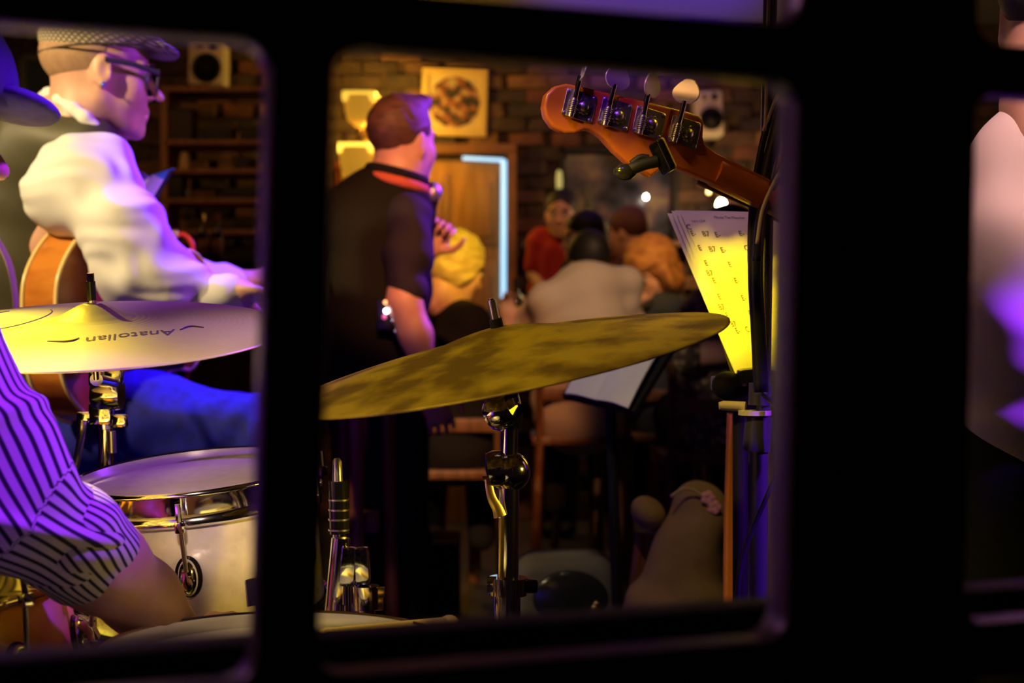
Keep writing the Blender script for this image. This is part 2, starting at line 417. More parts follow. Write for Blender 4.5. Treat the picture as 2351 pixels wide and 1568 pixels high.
for nm, (x0, x1, t, u) in {'trim_1': (1166, 1186, 352, 1110), 'trim_2': (888, 905, 352, 1110), 'trim_3': (888, 1186, 335, 358)}.items():
    p0, p1 = at(x0, t, YB), at(x1, u, YB); boxobj(nm, p0.x, p1.x, YB - .1, YB, max(p1.z, 0), p0.z, fr, bev=.006)
M_led = mat('cold_light', (.5, .8, 1), .5, emit=(.32, .66, 1), estr=1.25)
ls = thing('light_strip', at(1157, 700, YB - .09), 'pale blue glowing strip along the top and right edge of the wooden door', 'light')
p0, p1, p2 = at(1155, 880, YB - .09), at(1157, 368, YB - .09), at(1062, 363, YB - .09)
MB().tube([p0, p1], .0165, 10).build('side_strip', M_led, ls); MB().tube([p1, p2], .010, 10).build('top_strip', M_led, ls)
# baseboard and the stage step
boxobj('baseboard_back', -3.5, at(890, 0, YB).x, YB - .03, YB, 0, .14, fr)

# framed picture
def tilt_frame(x0, x1, y0, y1, Y): return at(x0, y1, Y), at(x1, y0, Y)
def pic_fn(N, L, b, tc):
    n = N.new('ShaderNodeTexNoise'); n.inputs['Scale'].default_value = 19; n.inputs['Detail'].default_value = 6; L.new(tc.outputs['Object'], n.inputs['Vector'])
    r = N.new('ShaderNodeValToRGB'); e = r.color_ramp.elements
    e[0].position = .35; e[0].color = (.02, .018, .02, 1); e[1].position = .62; e[1].color = (.4, .33, .2, 1)
    k = e.new(.45); k.color = (.05, .045, .045, 1); k = e.new(.53); k.color = (.28, .07, .03, 1)
    L.new(n.outputs['Fac'], r.inputs[0]); L.new(r.outputs[0], b.inputs['Base Color'])
pc = at(1043, 235, YB - .05)
pt = thing('framed_picture', pc, 'square cream framed picture of a dark round bouquet on the brick wall', 'picture')
M = Matrix.Translation(pc) @ Matrix.Rotation(R(1.6), 4, 'Y')
w = 75 / F * YB
def ring(w1, h1, w2, h2, d, m, nm, par):
    v, f = plate([rrect(-w1, w1, -h1, h1, .004), rrect(-w2, w2, -h2, h2, .003)], d, .004)
    return obj(nm, [M @ Vector((p.x, -p.z, p.y)) for p in v], f, m, par, 40)
M_cream = mat('cream_frame', (.62, .45, .16), .6)
ring(w, w * 1.03, w * .8, w * .83, .03, M_cream, 'frame', pt)
MB().box((0, .004, 0), (w * 1.64, .008, w * 1.7)).xf(M).build('mount', mat('mount_card', (.62, .5, .26), .85), pt)
MB().lathe([(0, 0), (.14, 0), (.145, .003), (0, .003)], 13, M @ Matrix.Translation((0, .0, .0)) @ Matrix.Rotation(R(90), 4, 'X') @ Matrix.Diagonal((1, 1.0, 1, 1))).build('print', mat('bouquet_print', (.1, .05, .03), .8, fn=pic_fn), pt, smooth=False)

# large dark mirror on the right
mw_ = thing('window_1', at(1420, 455, YB - .03), None, None); del_ = None
mw_['kind'] = 'structure'
x0, x1 = at(1284, 0, YB).x, at(1556, 0, YB).x; z0, z1 = at(0, 570, YB).z, at(0, 340, YB).z
for nm, b in (('window_frame', (x0, x0 + .03, z0, z1)), ('window_frame', (x1 - .035, x1, z0, z1)), ('window_frame', (x0, x1, z1 - .035, z1)), ('window_frame', (x0, x1, z0, z0 + .03))):
    boxobj(nm, b[0], b[1], YB - .07, YB - .005, b[2], b[3], M_black, None, mw_, .004)
def mir_fn(N, L, b, tc):  # reflections in the dark glass painted in as mottled colour
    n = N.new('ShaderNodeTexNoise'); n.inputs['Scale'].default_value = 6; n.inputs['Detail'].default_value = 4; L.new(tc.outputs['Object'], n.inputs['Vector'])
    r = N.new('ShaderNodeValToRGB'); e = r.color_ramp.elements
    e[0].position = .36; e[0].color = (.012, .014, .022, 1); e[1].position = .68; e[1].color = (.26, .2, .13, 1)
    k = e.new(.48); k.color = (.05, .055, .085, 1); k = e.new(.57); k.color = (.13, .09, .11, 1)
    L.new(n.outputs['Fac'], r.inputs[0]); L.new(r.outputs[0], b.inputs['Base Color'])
boxobj('pane', x0 + .03, x1 - .035, YB - .03, YB - .01, z0 + .03, z1 - .035, mat('mottled_reflections', (.05, .05, .07), .22, fn=mir_fn), None, mw_)

def bulb(px, py, Y, r, label, estr=30, col=(1, .72, .3), group=None, light=0.):
    c = at(px, py, Y)
    t = thing('light_bulb', c, label, 'light bulb', group)
    MB().lathe([(0, -r * 1.2), (r * .7, -r * .9), (r, -r * .2), (r * .8, r * .6), (r * .4, r * 1.1), (0, r * 1.15)], 16, Matrix.Translation(c)).build('glass', mat('bulb_%d_%d' % (px, py), col, .4, emit=col, estr=estr), t, True)
    MB().lathe([(r * .42, r), (r * .45, r * 2), (r * .25, r * 2.2), (0, r * 2.2)], 12, Matrix.Translation(c)).build('socket', M_brass, t)
    MB().tube([c + Vector((0, 0, r * 2)), (c.x, YB - .02, c.z + r * 2)], .004, 8).build('bracket', M_black, t)
    if light: point('bulb_light', c + Vector((0, -.12, 0)), (1, .55, .2), light, .03)
bulb(1656, 470, 7.6, .027, 'bright bare bulb glowing above the sheet music', 60, (1, .85, .45), light=7)
bulb(1627, 440, 7.75, .012, 'small dim bulb just left of the brightest bare bulb', 4)
bulb(1483, 452, 7.85, .011, 'tiny round white light in front of the dark window pane', 30, (1, .95, .75))
# added glowing glasses on a ledge, standing in for mirror and bottle reflections
led = MB().box(at(1400, 562, 7.8) + Vector((0, .06, 0)), (.95, .26, .03), bev=.005).build('wooden_ledge', M_wood, smooth=40)
tag(led, 'narrow wooden ledge below the dark window', 'shelf')
def glint(px, py, Y, r, h, label, e=2.5, col=(.8, .75, .2)):
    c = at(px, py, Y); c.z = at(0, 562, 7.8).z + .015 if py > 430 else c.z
    t = thing('glint_glass', c, label, 'glint', None)
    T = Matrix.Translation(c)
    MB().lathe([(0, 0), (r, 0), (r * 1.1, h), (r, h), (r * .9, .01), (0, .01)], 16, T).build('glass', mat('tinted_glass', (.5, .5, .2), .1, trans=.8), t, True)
    MB().lathe([(0, .012), (r * .7, .012), (r * .7, h * .8), (0, h * .8)], 12, T).build('glint_core', mat('glint_core_%d' % px, col, .5, emit=col, estr=e), t, True)
glint(1320, 480, 7.78, .015, .25, 'tall glowing glass standing in for a reflection, right beside the red-sweatered woman', 1.2)
glint(1352, 480, 7.8, .02, .30, 'taller yellow glowing glass standing in for a reflection, right of the first', .8, (.75, .55, .08))
bulb(1320, 470, 7.6, .012, 'upper of two small greenish bulbs standing in for reflections beside the woman in red', 6, (.85, .85, .3))  # both greenish bulbs are added in place of mirror reflections
bulb(1321, 502, 7.6, .011, 'lower of two small greenish bulbs standing in for reflections beside the woman in red', 3, (.75, .8, .3))
lan = thing('green_glint', at(1284, 410, 7.8), 'slim greenish glow standing in for a reflection above the woman in red', 'lamp')  # added glow imitating a greenish reflection in the mirror
MB().lathe([(0, -.07), (.014, -.065), (.018, 0), (.014, .05), (0, .06)], 12, Matrix.Translation(at(1284, 415, 7.8))).build('shade', mat('green_glow', (.5, .5, .2), .4, emit=(.55, .55, .18), estr=.5), lan, True)
MB().tube([at(1284, 384, 7.82), at(1284, 398, 7.8)], .005).build('hook', M_black, lan)

# two wall lamps left of the singer
def wall_lamp(cx, top, bot, w, label, e):
    Y = 7.5; c = at(cx, (top + bot) / 2, Y)
    t = thing('wall_lamp', c, label, 'lamp', 'brass wall lamps left of the singer')
    ww = w / F * Y; hh = (bot - top) / F * Y
    MB().box(c + Vector((0, 0, hh / 2 - .02)), (ww, .12, .05), bev=.012).build('glowing_rim', mat('lamp_glow%d' % cx, (1, .7, .2), .5, emit=(1, .62, .06), estr=e), t)
    v = MB().lathe([(ww * .46, hh * .4), (ww * .44, 0), (ww * .36, -hh * .3), (ww * .1, -hh * .5), (0, -hh * .5)], 20, Matrix.Translation(c))
    v.build('shade', mat('amber_shade', (.7, .38, .08), .5, emit=(.9, .42, .03), estr=.45), t)
    MB().tube(bez([c + Vector((ww * .5, 0, hh * .4)), c + Vector((ww * .6, 0, 0)), c + Vector((ww * .5, .03, -hh * .5)), c + Vector((ww * .2, .06, -hh * .5))]), .012).build('bracket', mat('lamp_brass', (.9, .6, .1), .35, .6, emit=(1, .6, .05), estr=.5), t)
    MB().box((c.x, YB - .05, c.z - .03), (.1, .05, .16), bev=.01).build('back_plate', M_brass, t)
    MB().tube([(c.x, YB - .05, c.z - .05), c + Vector((0, 0, -.05))], .012).build('arm', M_brass, t)
    point('wall_lamp_light', c + Vector((.12, .12, .12)), (1, .55, .06), 9, .04)
wall_lamp(826, 214, 292, 78, 'upper glowing amber wall lamp left of the singer\'s head', 1.1)
wall_lamp(818, 332, 420, 86, 'lower, brighter amber wall lamp left of the singer\'s neck', 2.2)
bulb(855, 325, 7.3, .017, 'small round yellow light above the lower wall lamp', 6, (1, .8, .15))
# striped curtain beneath lower lamp
cv = MB(); c0 = at(762, 372, 7.7); c1 = at(866, 600, 7.7); pts = []
for i in range(41):
    x = c0.x + (c1.x - c0.x) * i / 40; y = 7.72 + .03 * math.sin(i * 1.25); pts.append((x, y))
cv.add([(x, y, z) for z in (c0.z, c1.z) for x, y in pts] + [(x, y + .006, z) for z in (c0.z, c1.z) for x, y in pts],
       [(i, i + 1, 42 + i, 41 + i) for i in range(40)] + [(83 + i, 82 + i, 123 + i, 124 + i) for i in range(40)] + [(i + 1, i, 82 + i, 83 + i) for i in range(40)])
o = cv.build('striped_cloth', mat('striped_cloth', (.55, .42, .12), .9, c2=(.3, .07, .02), scale=9, stretch=(4, 1, .3), contrast=(.45, .55)), smooth=60)
tag(o, 'yellow and red striped cloth hanging below the lower wall lamp', 'cloth')
MB()
# ------------------------------------------------------------------ speakers
def speaker(cx, top, bot, w, tiltd, label, Y=7.75):
    c = at(cx, (top + bot) / 2, Y); h = (bot - top) / F * Y; ww = w / F * Y
    t = thing('loudspeaker', c, label, 'speaker', 'pale wall loudspeakers')
    M = Matrix.Translation(c) @ Matrix.Rotation(R(tiltd), 4, 'Y')
    M_sp = mat('speaker_shell', (.62, .55, .42), .5)
    MB().box((0, .07, 0), (ww, .18, h), bev=.02).xf(M).build('cabinet', M_sp, t)
    T = M @ Matrix.Translation((.006, -.028, -h * .14)) @ Matrix.Rotation(R(90), 4, 'X')
    MB().lathe([(ww * .33, -.005), (ww * .42, .003), (ww * .36, .01), (ww * .33, .0)], 32, T).build('woofer_ring', M_black, t)
    MB().lathe([(ww * .35, .002), (ww * .12, -.02), (.0, -.01)], 32, T).build('woofer', M_black, t, True)
    for dx, r in ((.2, .12), (-.16, .1)):
        MB().lathe([(0, .004), (ww * r, 0), (ww * r, -.01)], 20, M @ Matrix.Translation((ww * dx, -.027, h * .34)) @ Matrix.Rotation(R(90), 4, 'X')).build('tweeter', M_black if dx > 0 else mat('tweeter_brown', (.2, .12, .08), .5), t)
    MB().tube([c + Vector((0, .14, 0)), (c.x, YB - .02, c.z)], .02).build('bracket', M_black, t)
speaker(474, 90, 196, 82, 1, 'pale loudspeaker with black cone above the shelf unit at left')
speaker(1628, 208, 312, 64, -3, 'dim pale loudspeaker on the brick wall behind the bass tuning keys')

# ------------------------------------------------------------------ shelf unit with its contents
YS = 7.45
sx0, sx1 = at(378, 0, YS).x, at(655, 0, YS).x
su = thing('shelf_unit', (sx0, YS, 0), 'open dark wooden shelf unit on brick wall at left', 'shelf unit')
zt = at(0, 197, YS).z
for px in (378, 652): x = at(px, 0, YS).x; MB().box((x, YS + .13, zt / 2), (.035, .3, zt), bev=.004).build('side_post', M_shelfwood, su)
shelf_z = []
for py in (200, 322, 388, 456, 528):
    z = at(0, py, YS).z; shelf_z.append(z)
    MB().box(((sx0 + sx1) / 2, YS + .13, z - .012), (sx1 - sx0, .3, .026), bev=.003).build('shelf', M_shelfwood, su)
def on_shelf(px, i): v = at(px, 0, YS + .08); v.z = shelf_z[i]; return v
b = thing('storage_box', on_shelf(418, 1), 'tall dark box on the second shelf, left end', 'box')
c = on_shelf(418, 1); MB().box(c + Vector((0, 0, .08)), (.14, .16, .16), bev=.006).build('body', mat('dark_box', (.03, .02, .018), .7), b)
MB().box(c + Vector((0, 0, .165)), (.15, .17, .012), bev=.004).build('lid', M_black, b)
for px, w_, h_, n, i in ((505, .16, .06, 'flat black stack box in the middle of the second shelf', 1), (590, .16, .07, 'low black box at the right of the second shelf', 1),
                         (562, .09, .055, 'small black box on the third shelf', 2), (405, .09, .11, 'dark jar-like block on fourth shelf, left end', 3), (560, .2, .05, 'low dark block on the fourth shelf', 3)):
    c = on_shelf(px, i); t = thing('storage_box', c, n, 'box', 'dark boxes on the shelf unit')
    MB().box(c + Vector((0, 0, h_ / 2)), (w_, .14, h_), bev=.006).build('body', M_black, t)
    MB().box(c + Vector((0, 0, h_ + .003)), (w_ + .006, .146, .008), bev=.003).build('lid', mat('dark_box', (.03, .02, .018), .7), t)
c = on_shelf(424, 2)
o = MB().lathe([(0, 0), (.032, 0), (.03, .02), (.022, .08), (.012, .1), (0, .104)], 20, Matrix.Translation(c)).build('ceramic_vase', mat('cream_ceramic', (.6, .42, .2), .6), None, True)
tag(o, 'small cream cone-shaped vase on the third shelf', 'vase')
c = on_shelf(433, 3)
o = MB().lathe([(0, 0), (.012, 0), (.014, .05), (.006, .06), (0, .06)], 14, Matrix.Translation(c)).build('glass_vial', mat('grey_glass', (.2, .2, .18), .2), None, True)
tag(o, 'small grey glass vial on the fourth shelf', 'bottle')

# wooden cabinet below with bottles on its top
YC = 6.6; ztop = at(0, 597, YC).z
cb = thing('wooden_cabinet', (at(500, 0, YC).x, YC, 0), 'reddish brown wooden cabinet with dark top behind the guitarist', 'cabinet')
cx0, cx1 = at(385, 0, YC).x, at(700, 0, YC).x
M_cab = mat('cabinet_wood', (.26, .07, .022), .4, c2=(.15, .04, .014), scale=5, stretch=(1, 1, 4))
MB().box(((cx0 + cx1) / 2, YC + .22, ztop / 2), (cx1 - cx0, .42, ztop - .05), bev=.006).build('body', M_cab, cb)
MB().box(((cx0 + cx1) / 2, YC + .2, ztop - .02), (cx1 - cx0 + .04, .5, .04), bev=.01).build('worktop', mat('dark_top', (.06, .045, .03), .3), cb)
for i in range(2):
    xm = cx0 + (cx1 - cx0) * (.25 + .5 * i)
    d = MB().box((xm, YC + .002, ztop * .42), ((cx1 - cx0) * .44, .022, ztop * .62), bev=.006).build('door', M_cab, cb)
    MB().sphere((xm + (.12 if i == 0 else -.12), YC - .02, ztop * .5), .014, 8).build('knob', M_brass, d)
    MB().box((xm, YC, ztop * .85), ((cx1 - cx0) * .44, .022, ztop * .14), bev=.006).build('drawer', M_cab, cb)
def bottle(px, Y, z, r, h, label, body, cap, lab=None, group=None):
    c = at(px, 0, Y); c.z = z; t = thing('bottle', c, label, 'bottle', group); T = Matrix.Translation(c)
    MB().lathe([(0, 0), (r, 0), (r, h * .55), (r * .85, h * .62), (r * .38, h * .72), (r * .36, h * .92)], 20, T).build('glass', body, t, True)
    MB().lathe([(r * .45, h * .86), (r * .45, h), (0, h)], 14, T).build('cap', cap, t)
    if lab: MB().lathe([(r * 1.02, h * .08), (r * 1.02, h * .45)], 20, T).build('label', lab, t, True)
M_bot = mat('dark_bottle', (.03, .022, .012), .12); M_lab = mat('amber_label', (.5, .22, .08), .6, c2=(.25, .1, .04), scale=40)
bottle(464, 6.62, ztop, .026, .215, 'left of two dark bottles with amber labels on the cabinet', M_bot, M_brass, M_lab, 'bottles on the cabinet')
bottle(499, 6.62, ztop, .026, .215, 'right of two dark bottles with amber labels on the cabinet', M_bot, mat('red_cap', (.4, .08, .04), .4), M_lab, 'bottles on the cabinet')

# dark blue window far left
w2 = thing('window_2', at(90, 170, YB - .04), None, None); w2['kind'] = 'structure'
a, b_ = at(62, 225, YB), at(150, 140, YB)
boxobj('pane', a.x, b_.x, YB - .04, YB - .03, a.z, b_.z, mat('night_pane', (.05, .08, .1), .15), None, w2)
for q in ((a.x - .02, a.x + .01, a.z, b_.z), (b_.x - .01, b_.x + .02, a.z, b_.z), (a.x, b_.x, b_.z - .01, b_.z + .02), (a.x, b_.x, a.z - .02, a.z + .01)):
    boxobj('window_frame', q[0], q[1], YB - .07, YB - .03, q[2], q[3], mat('grey_frame', (.12, .14, .13), .6), None, w2)

# ------------------------------------------------------------------ foreground partition
PS, PC = math.sin(R(20)), math.cos(R(20)); PY0 = .65
def sp_(px): x = (px - CX) / F; return PY0 * x / (PC - x * PS)
PM = Matrix(((PC, 0, -PS, 0), (PS, 0, PC, PY0), (0, 1, 0, 0), (0, 0, 0, 1)))   # local (u, v, w) -> world, w away from camera
def shear_pts(pts): return [(u + .0255 * (v - 1), v) for u, v in pts]
cols = [(-.90, -.667), (-.633, -.3766), (-.3466, -.1131), (-.0851, .1484), (.2545, .488), (.52, .753)]
rows = [(.22, .50), (.53, .825), (.853, 1.1300), (1.156, 1.433), (1.46, 1.737)]
holes = [shear_pts(rrect(a, b, c_, d, .0125)) for a, b in cols for c_, d in rows]
v, f = plate([shear_pts([(-.95, -.0), (.80, -.0), (.80, 1.80), (-.95, 1.80)])] + holes, .024, .0035, 2)
M_part = mat('dark_lacquer', (.075, .05, .045), .38, c2=(.055, .036, .034), scale=20, spec=.5)
o = obj('partition_screen', [PM @ Vector((p.x, p.y, p.z + .012)) for p in v], f, M_part, None, 50)
tag(o, 'black partition with rounded rectangular openings, out of focus in the foreground', 'partition')
rl = thing('rear_rail', PM @ Vector((0, .8, .06)), 'black horizontal rail close behind the partition openings', 'rail')
MB().box((-.1, .835, .065), (1.5, .05, .03), bev=.004, M=PM).build('bar', M_black, rl)
for u in (-.8, .6): MB().box((u, .405, .065), (.03, .81, .026), bev=.003, M=PM).build('post', M_black, rl)

# ------------------------------------------------------------------ cymbals
def cym_fn(groove, c1, c2, sc, con):
    def fn(N, L, b, tc):
        n = N.new('ShaderNodeTexNoise'); n.inputs['Scale'].default_value = sc; n.inputs['Detail'].default_value = 6; L.new(tc.outputs['Object'], n.inputs['Vector'])
        r = N.new('ShaderNodeValToRGB'); r.color_ramp.elements[0].position = con[0]; r.color_ramp.elements[1].position = con[1]
        r.color_ramp.elements[0].color = (*c1, 1); r.color_ramp.elements[1].color = (*c2, 1)
        L.new(n.outputs['Fac'], r.inputs[0]); L.new(r.outputs[0], b.inputs['Base Color'])
        s = N.new('ShaderNodeVectorMath'); s.operation = 'LENGTH'; L.new(tc.outputs['Object'], s.inputs[0])
        m = N.new('ShaderNodeMath'); m.operation = 'MULTIPLY'; m.inputs[1].default_value = 900; L.new(s.outputs['Value'], m.inputs[0])
        q = N.new('ShaderNodeMath'); q.operation = 'SINE'; L.new(m.outputs[0], q.inputs[0])
        a = N.new('ShaderNodeMath'); a.operation = 'MULTIPLY_ADD'; a.inputs[1].default_value = .25 * groove; L.new(q.outputs[0], a.inputs[0])
        n2 = N.new('ShaderNodeTexNoise'); n2.inputs['Scale'].default_value = 60; n2.inputs['Detail'].default_value = 4; L.new(tc.outputs['Object'], n2.inputs['Vector'])
        L.new(n2.outputs['Fac'], a.inputs[2])
        bp = N.new('ShaderNodeBump'); bp.inputs['Strength'].default_value = .35; bp.inputs['Distance'].default_value = .002
        L.new(a.outputs[0], bp.inputs['Height']); L.new(bp.outputs[0], b.inputs['Normal'])
    return fn
def cym_h(r, Rd, bow, bell=.05, bh=.019):
    h = bow * (1 - (r / Rd) ** 2)
    if r < bell: h += bh * (math.cos(math.pi * r / bell) * .5 + .5) ** .75
    return h
def cymbal(name, px, py, Y, Rd, view, roll, bow, m, label, bell=.05, bh=.019):
    c = at(px, py, Y)
    # disc plane seen 'view' degrees above edge-on, rolled in the picture plane
    base = Matrix.Rotation(R(-roll), 4, 'Y') @ Matrix.Rotation(R(view), 4, 'X')
    ray = Matrix.Rotation(math.atan2(CY - py, F), 4, 'X')
    M = Matrix.Translation(c) @ ray @ base
    n = 40; top = [(Rd * (1 - i / n), cym_h(Rd * (1 - i / n), Rd, bow, bell, bh)) for i in range(n)] + [(.006, cym_h(.006, Rd, bow, bell, bh))]
    bot = [(r, h - .0015) for r, h in reversed(top)]
    mb = MB().lathe(bot + top, 96)
    # close the centre hole wall
    o = mb.build(name, m, None, True, mw=M); tag(o, label, 'cymbal')
    return o, M
M_cl = mat('cymbal_gold', (.7, .6, .36), .42, .35, fn=cym_fn(.5, (.66, .56, .28), (.82, .72, .42), 7, (.3, .7)))
M_cr = mat('cymbal_patina', (.5, .36, .12), .5, .3, fn=cym_fn(.6, (.17, .10, .008), (.46, .32, .03), 15, (.42, .6)))
cl, ML = cymbal('ride_cymbal', 215, 762, 1.75, .236, 10.6, 0, .018, M_cl, 'pale gold cymbal with handwritten lettering, left of centre bar')
cr, MR = cymbal('crash_cymbal', 1157, 829, 1.64, .262, 7.0, 11.4, .027, M_cr, 'mottled bronze cymbal tilted in the central opening', .1, .013)
# lettering
v, f = text_mesh('Anatolian', .05, shear=.45)
Dv, Uv = Vector((-.84, -.54, 0)), Vector((.54, -.84, 0)); C0 = Vector((.074, -.092, 0)); tv = []
for p in v:
    q = C0 + Dv * (p.x * .56) + Uv * (p.y * .72); r = q.length; tv.append(ML @ Vector((q.x, q.y, cym_h(r, .236, .018) + .0006)))
M_letter = mat('cymbal_ink', (.1, .05, .16), .7)
o = obj('lettering', tv, f, M_letter, cl, False); o['label'] = 'dark violet script lettering, upside down'
sw = MB()
for a0, a1, s in ((.06, .095, 1), (-.09, -.058, -1)):
    pts = []
    for i in range(12):
        t = i / 11; x = a0 + (a1 - a0) * t; q = C0 + Dv * x + Uv * (.008 * math.sin(t * 4) * s - .012); pts.append(ML @ Vector((q.x, q.y, cym_h(q.length, .236, .018) + .0008)))
    sw.tube(pts, [.0004 + .0009 * math.sin(math.pi * (i + .5) / 12) for i in range(12)], 6)
sw.build('flourish', M_letter, cl)
ov = []
for i in range(50):
    t = 2 * math.pi * i / 49 * .8 + 2; q = Vector((-.115 + .052 * math.cos(t), .02 + .085 * math.sin(t), 0)); ov.append(ML @ Vector((q.x, q.y, cym_h(q.length, .236, .018) + .0003)))
MB().tube(ov, .0007, 5).build('pen_mark', M_letter, cl)

def along(M, z, x=0, y=0): return M @ Vector((x, y, z))
# stand of the left cymbal
sl = thing('cymbal_stand', (ML.translation.x, 2.04, 0), 'chrome cymbal stand with wing nut tilter under the lettered cymbal', 'cymbal stand')
hb = .037
MB().tube([along(ML, -.06), along(ML, hb + .034)], .0035, 12).build('rod', M_chrome, sl)
MB().tube([along(ML, hb + .003), along(ML, hb + .026)], .0055, 16).build('sleeve', M_blackgloss, sl)
MB().tube([along(ML, hb + .026), along(ML, hb + .036)], .0045, 6).build('nut', M_chrome, sl)
P = at(238, 905, 2.04)
MB().lathe([(0, -.02), (.022, -.02), (.024, -.01), (.024, .01), (.022, .02), (0, .02)], 24, Matrix.Translation(at(247, 905, 2.04)) @ Matrix.Rotation(R(90), 4, 'Y')).build('tilter', M_chrome, sl)
MB().tube([along(ML, -.06), at(262, 880, 2.04)], .008, 12).build('neck', M_chrome, sl)
for (px, py, w_, h_) in ((196, 958, 34, 26), (276, 966, 34, 30), (232, 950, 52, 50), (222, 868, 32, 36), (262, 862, 38, 40)):
    MB().box(at(px, py, 2.04), (w_ / F * 2.04, .02, h_ / F * 2.04), bev=.004).build('clamp_block' if w_ < 50 else 'clamp_body', M_chrome, sl)
MB().tube([at(210, 905, 2.03), at(228, 915, 2.03), at(236, 940, 2.04)], .007, 10).build('wing_nut', M_brass, sl)
MB().tube([at(237, 920, 2.05), at(243, 985, 2.05)], [.016, .012], 16).build('collar', M_chrome, sl)
MB().tube([at(243, 985, 2.07), (at(246, 0, 2.07).x, 2.12, .02)], .011, 16).build('upper_tube', M_chrome, sl)
MB().tube([at(256, 990, 2.05), at(258, 1040, 2.05)], .006, 10).build('memory_lock', M_satin, sl)
MB().tube(bez([at(190, 965, 2.0), at(188, 990, 2.0), at(180, 1040, 2.03), at(172, 1075, 2.04)]), [.006] * 8 + [.003] * 40 if False else .0055, 10).build('boom_arm', M_satin, sl)
bx = at(246, 0, 2.07).x
for a in (90, 210, 330):
    MB().tube([(bx, 2.12, .42), (bx + .26 * math.cos(R(a)), 2.12 + .26 * math.sin(R(a)), .015)], .008, 10).build('leg', M_chrome, sl)

# stand of the central cymbal
ss = thing('cymbal_stand', (at(1160, 0, 1.66).x, 1.66, 0), 'chrome cymbal stand with round ball tilter under the tilted bronze cymbal', 'cymbal stand')
hb = .038
MB().tube([along(MR, -.03), along(MR, hb + .036)], .0035, 12).build('rod', M_chrome, ss)
MB().tube([along(MR, hb - .002), along(MR, hb + .012)], .0075, 16).build('felt', M_black, ss)
MB().tube([along(MR, hb + .012), along(MR, hb + .034)], .0052, 12).build('nut', M_satin, ss)
Y0 = 1.66
c = at(1150, 945, Y0); k = Y0 / F
MB().tube([along(MR, -.03), at(1178, 905, Y0), at(1184, 930, Y0)], .007, 12).build('neck', M_chrome, ss)
MB().lathe([(0, -.016), (.016, -.016), (.021, -.009), (.022, 0), (.021, .009), (.016, .016), (0, .016)], 32, Matrix.Translation(c) @ Matrix.Rotation(R(62), 4, 'Y') @ Matrix.Rotation(R(20), 4, 'X')).build('upper_tilter', M_chrome, ss)
MB().tube([at(1168, 950, Y0), at(1182, 990, Y0 + .01)], [.018, .008], 16).build('tilter_arm', M_blackgloss, ss)
MB().tube([at(1170, 985, Y0), at(1168, 1050, Y0)], .0105, 20).build('short_tube', M_chrome, ss)
cb_ = at(1172, 1083, Y0)
MB().sphere(cb_, .0235, 18, (1, .9, 1)).build('ball_tilter', M_chrome, ss, True)
MB().lathe([(.014, -.012), (.022, -.009), (.0235, 0), (.022, .009), (.014, .012)], 32, Matrix.Translation(at(1140, 1080, Y0)) @ Matrix.Rotation(R(78), 4, 'Y')).build('ball_ring', M_chrome, ss)
MB().tube([at(1108, 1099, Y0 - .01), at(1122, 1100, Y0 - .01)], .003, 8).build('screw', M_satin, ss)
lv = bez([at(1120, 1100, Y0 - .014), at(1128, 1140, Y0 - .016), at(1142, 1168, Y0 - .016), at(1148, 1186, Y0 - .016)])
MB().tube(lv, [.004 + .004 * (i / len(lv)) for i in range(len(lv))], 10, flat=.5).build('lever', mat('brass_lever', (.8, .58, .2), .3, .9), ss)
MB().tube([at(1168, 1110, Y0), at(1166, 1340, Y0)], .0125, 24).build('middle_tube', M_chrome, ss)
MB().tube([at(1150, 1190, Y0 - .012), at(1148, 1335, Y0 - .012)], .0025, 8).build('reflection_line', M_brass, ss)  # thin brass tube imitating the orange reflection down the chrome
MB().tube([at(1167, 1325, Y0), at(1166, 1365, Y0)], .0225, 24).build('clamp', M_chrome, ss)
MB().box(at(1208, 1345, Y0), (.028, .014, .016), bev=.004).build('clamp_ear', M_blackgloss, ss)
for py in (1332, 1352): MB().tube([at(1118, py, Y0 - .01), at(1140, py, Y0 - .01)], .0045, 8).build('clamp_bolt', M_satin, ss)
xb = at(1164, 0, Y0).x
MB().tube([at(1165, 1360, Y0), (xb, Y0, .05)], .0155, 20).build('lower_tube', M_chrome, ss)
for a in (80, 200, 320): MB().tube([(xb, Y0, .36), (xb + .3 * math.cos(R(a)), Y0 + .3 * math.sin(R(a)), .015)], .009, 10).build('leg', M_chrome, ss)

# ------------------------------------------------------------------ drums
def pearl_fn(N, L, b, tc):
    v_ = N.new('ShaderNodeTexVoronoi'); v_.inputs['Scale'].default_value = 55; L.new(tc.outputs['Object'], v_.inputs['Vector'])
    n = N.new('ShaderNodeTexNoise'); n.inputs['Scale'].default_value = 26; n.inputs['Detail'].default_value = 5; L.new(tc.outputs['Object'], n.inputs['Vector'])
    r = N.new('ShaderNodeValToRGB'); e = r.color_ramp.elements
    e[0].position = .3; e[0].color = (.62, .58, .52, 1); e[1].position = .7; e[1].color = (.82, .79, .72, 1)
    L.new(n.outputs['Fac'], r.inputs[0]); L.new(r.outputs[0], b.inputs['Base Color'])
    q = N.new('ShaderNodeMapRange'); q.inputs[3].default_value = .12; q.inputs[4].default_value = .45; L.new(v_.outputs['Distance'], q.inputs[0]); q.inputs[2].default_value = .6
    L.new(q.outputs[0], b.inputs['Roughness'])
    bp = N.new('ShaderNodeBump'); bp.inputs['Strength'].default_value = .5; bp.inputs['Distance'].default_value = .002; L.new(n.outputs['Fac'], bp.inputs['Height']); L.new(bp.outputs[0], b.inputs['Normal'])
M_pearl = mat('white_pearl', (.75, .72, .66), .3, fn=pearl_fn)
M_head = mat('drum_skin', (.78, .74, .68), .55, c2=(.7, .66, .6), scale=60, bump=.25, bscale=700)
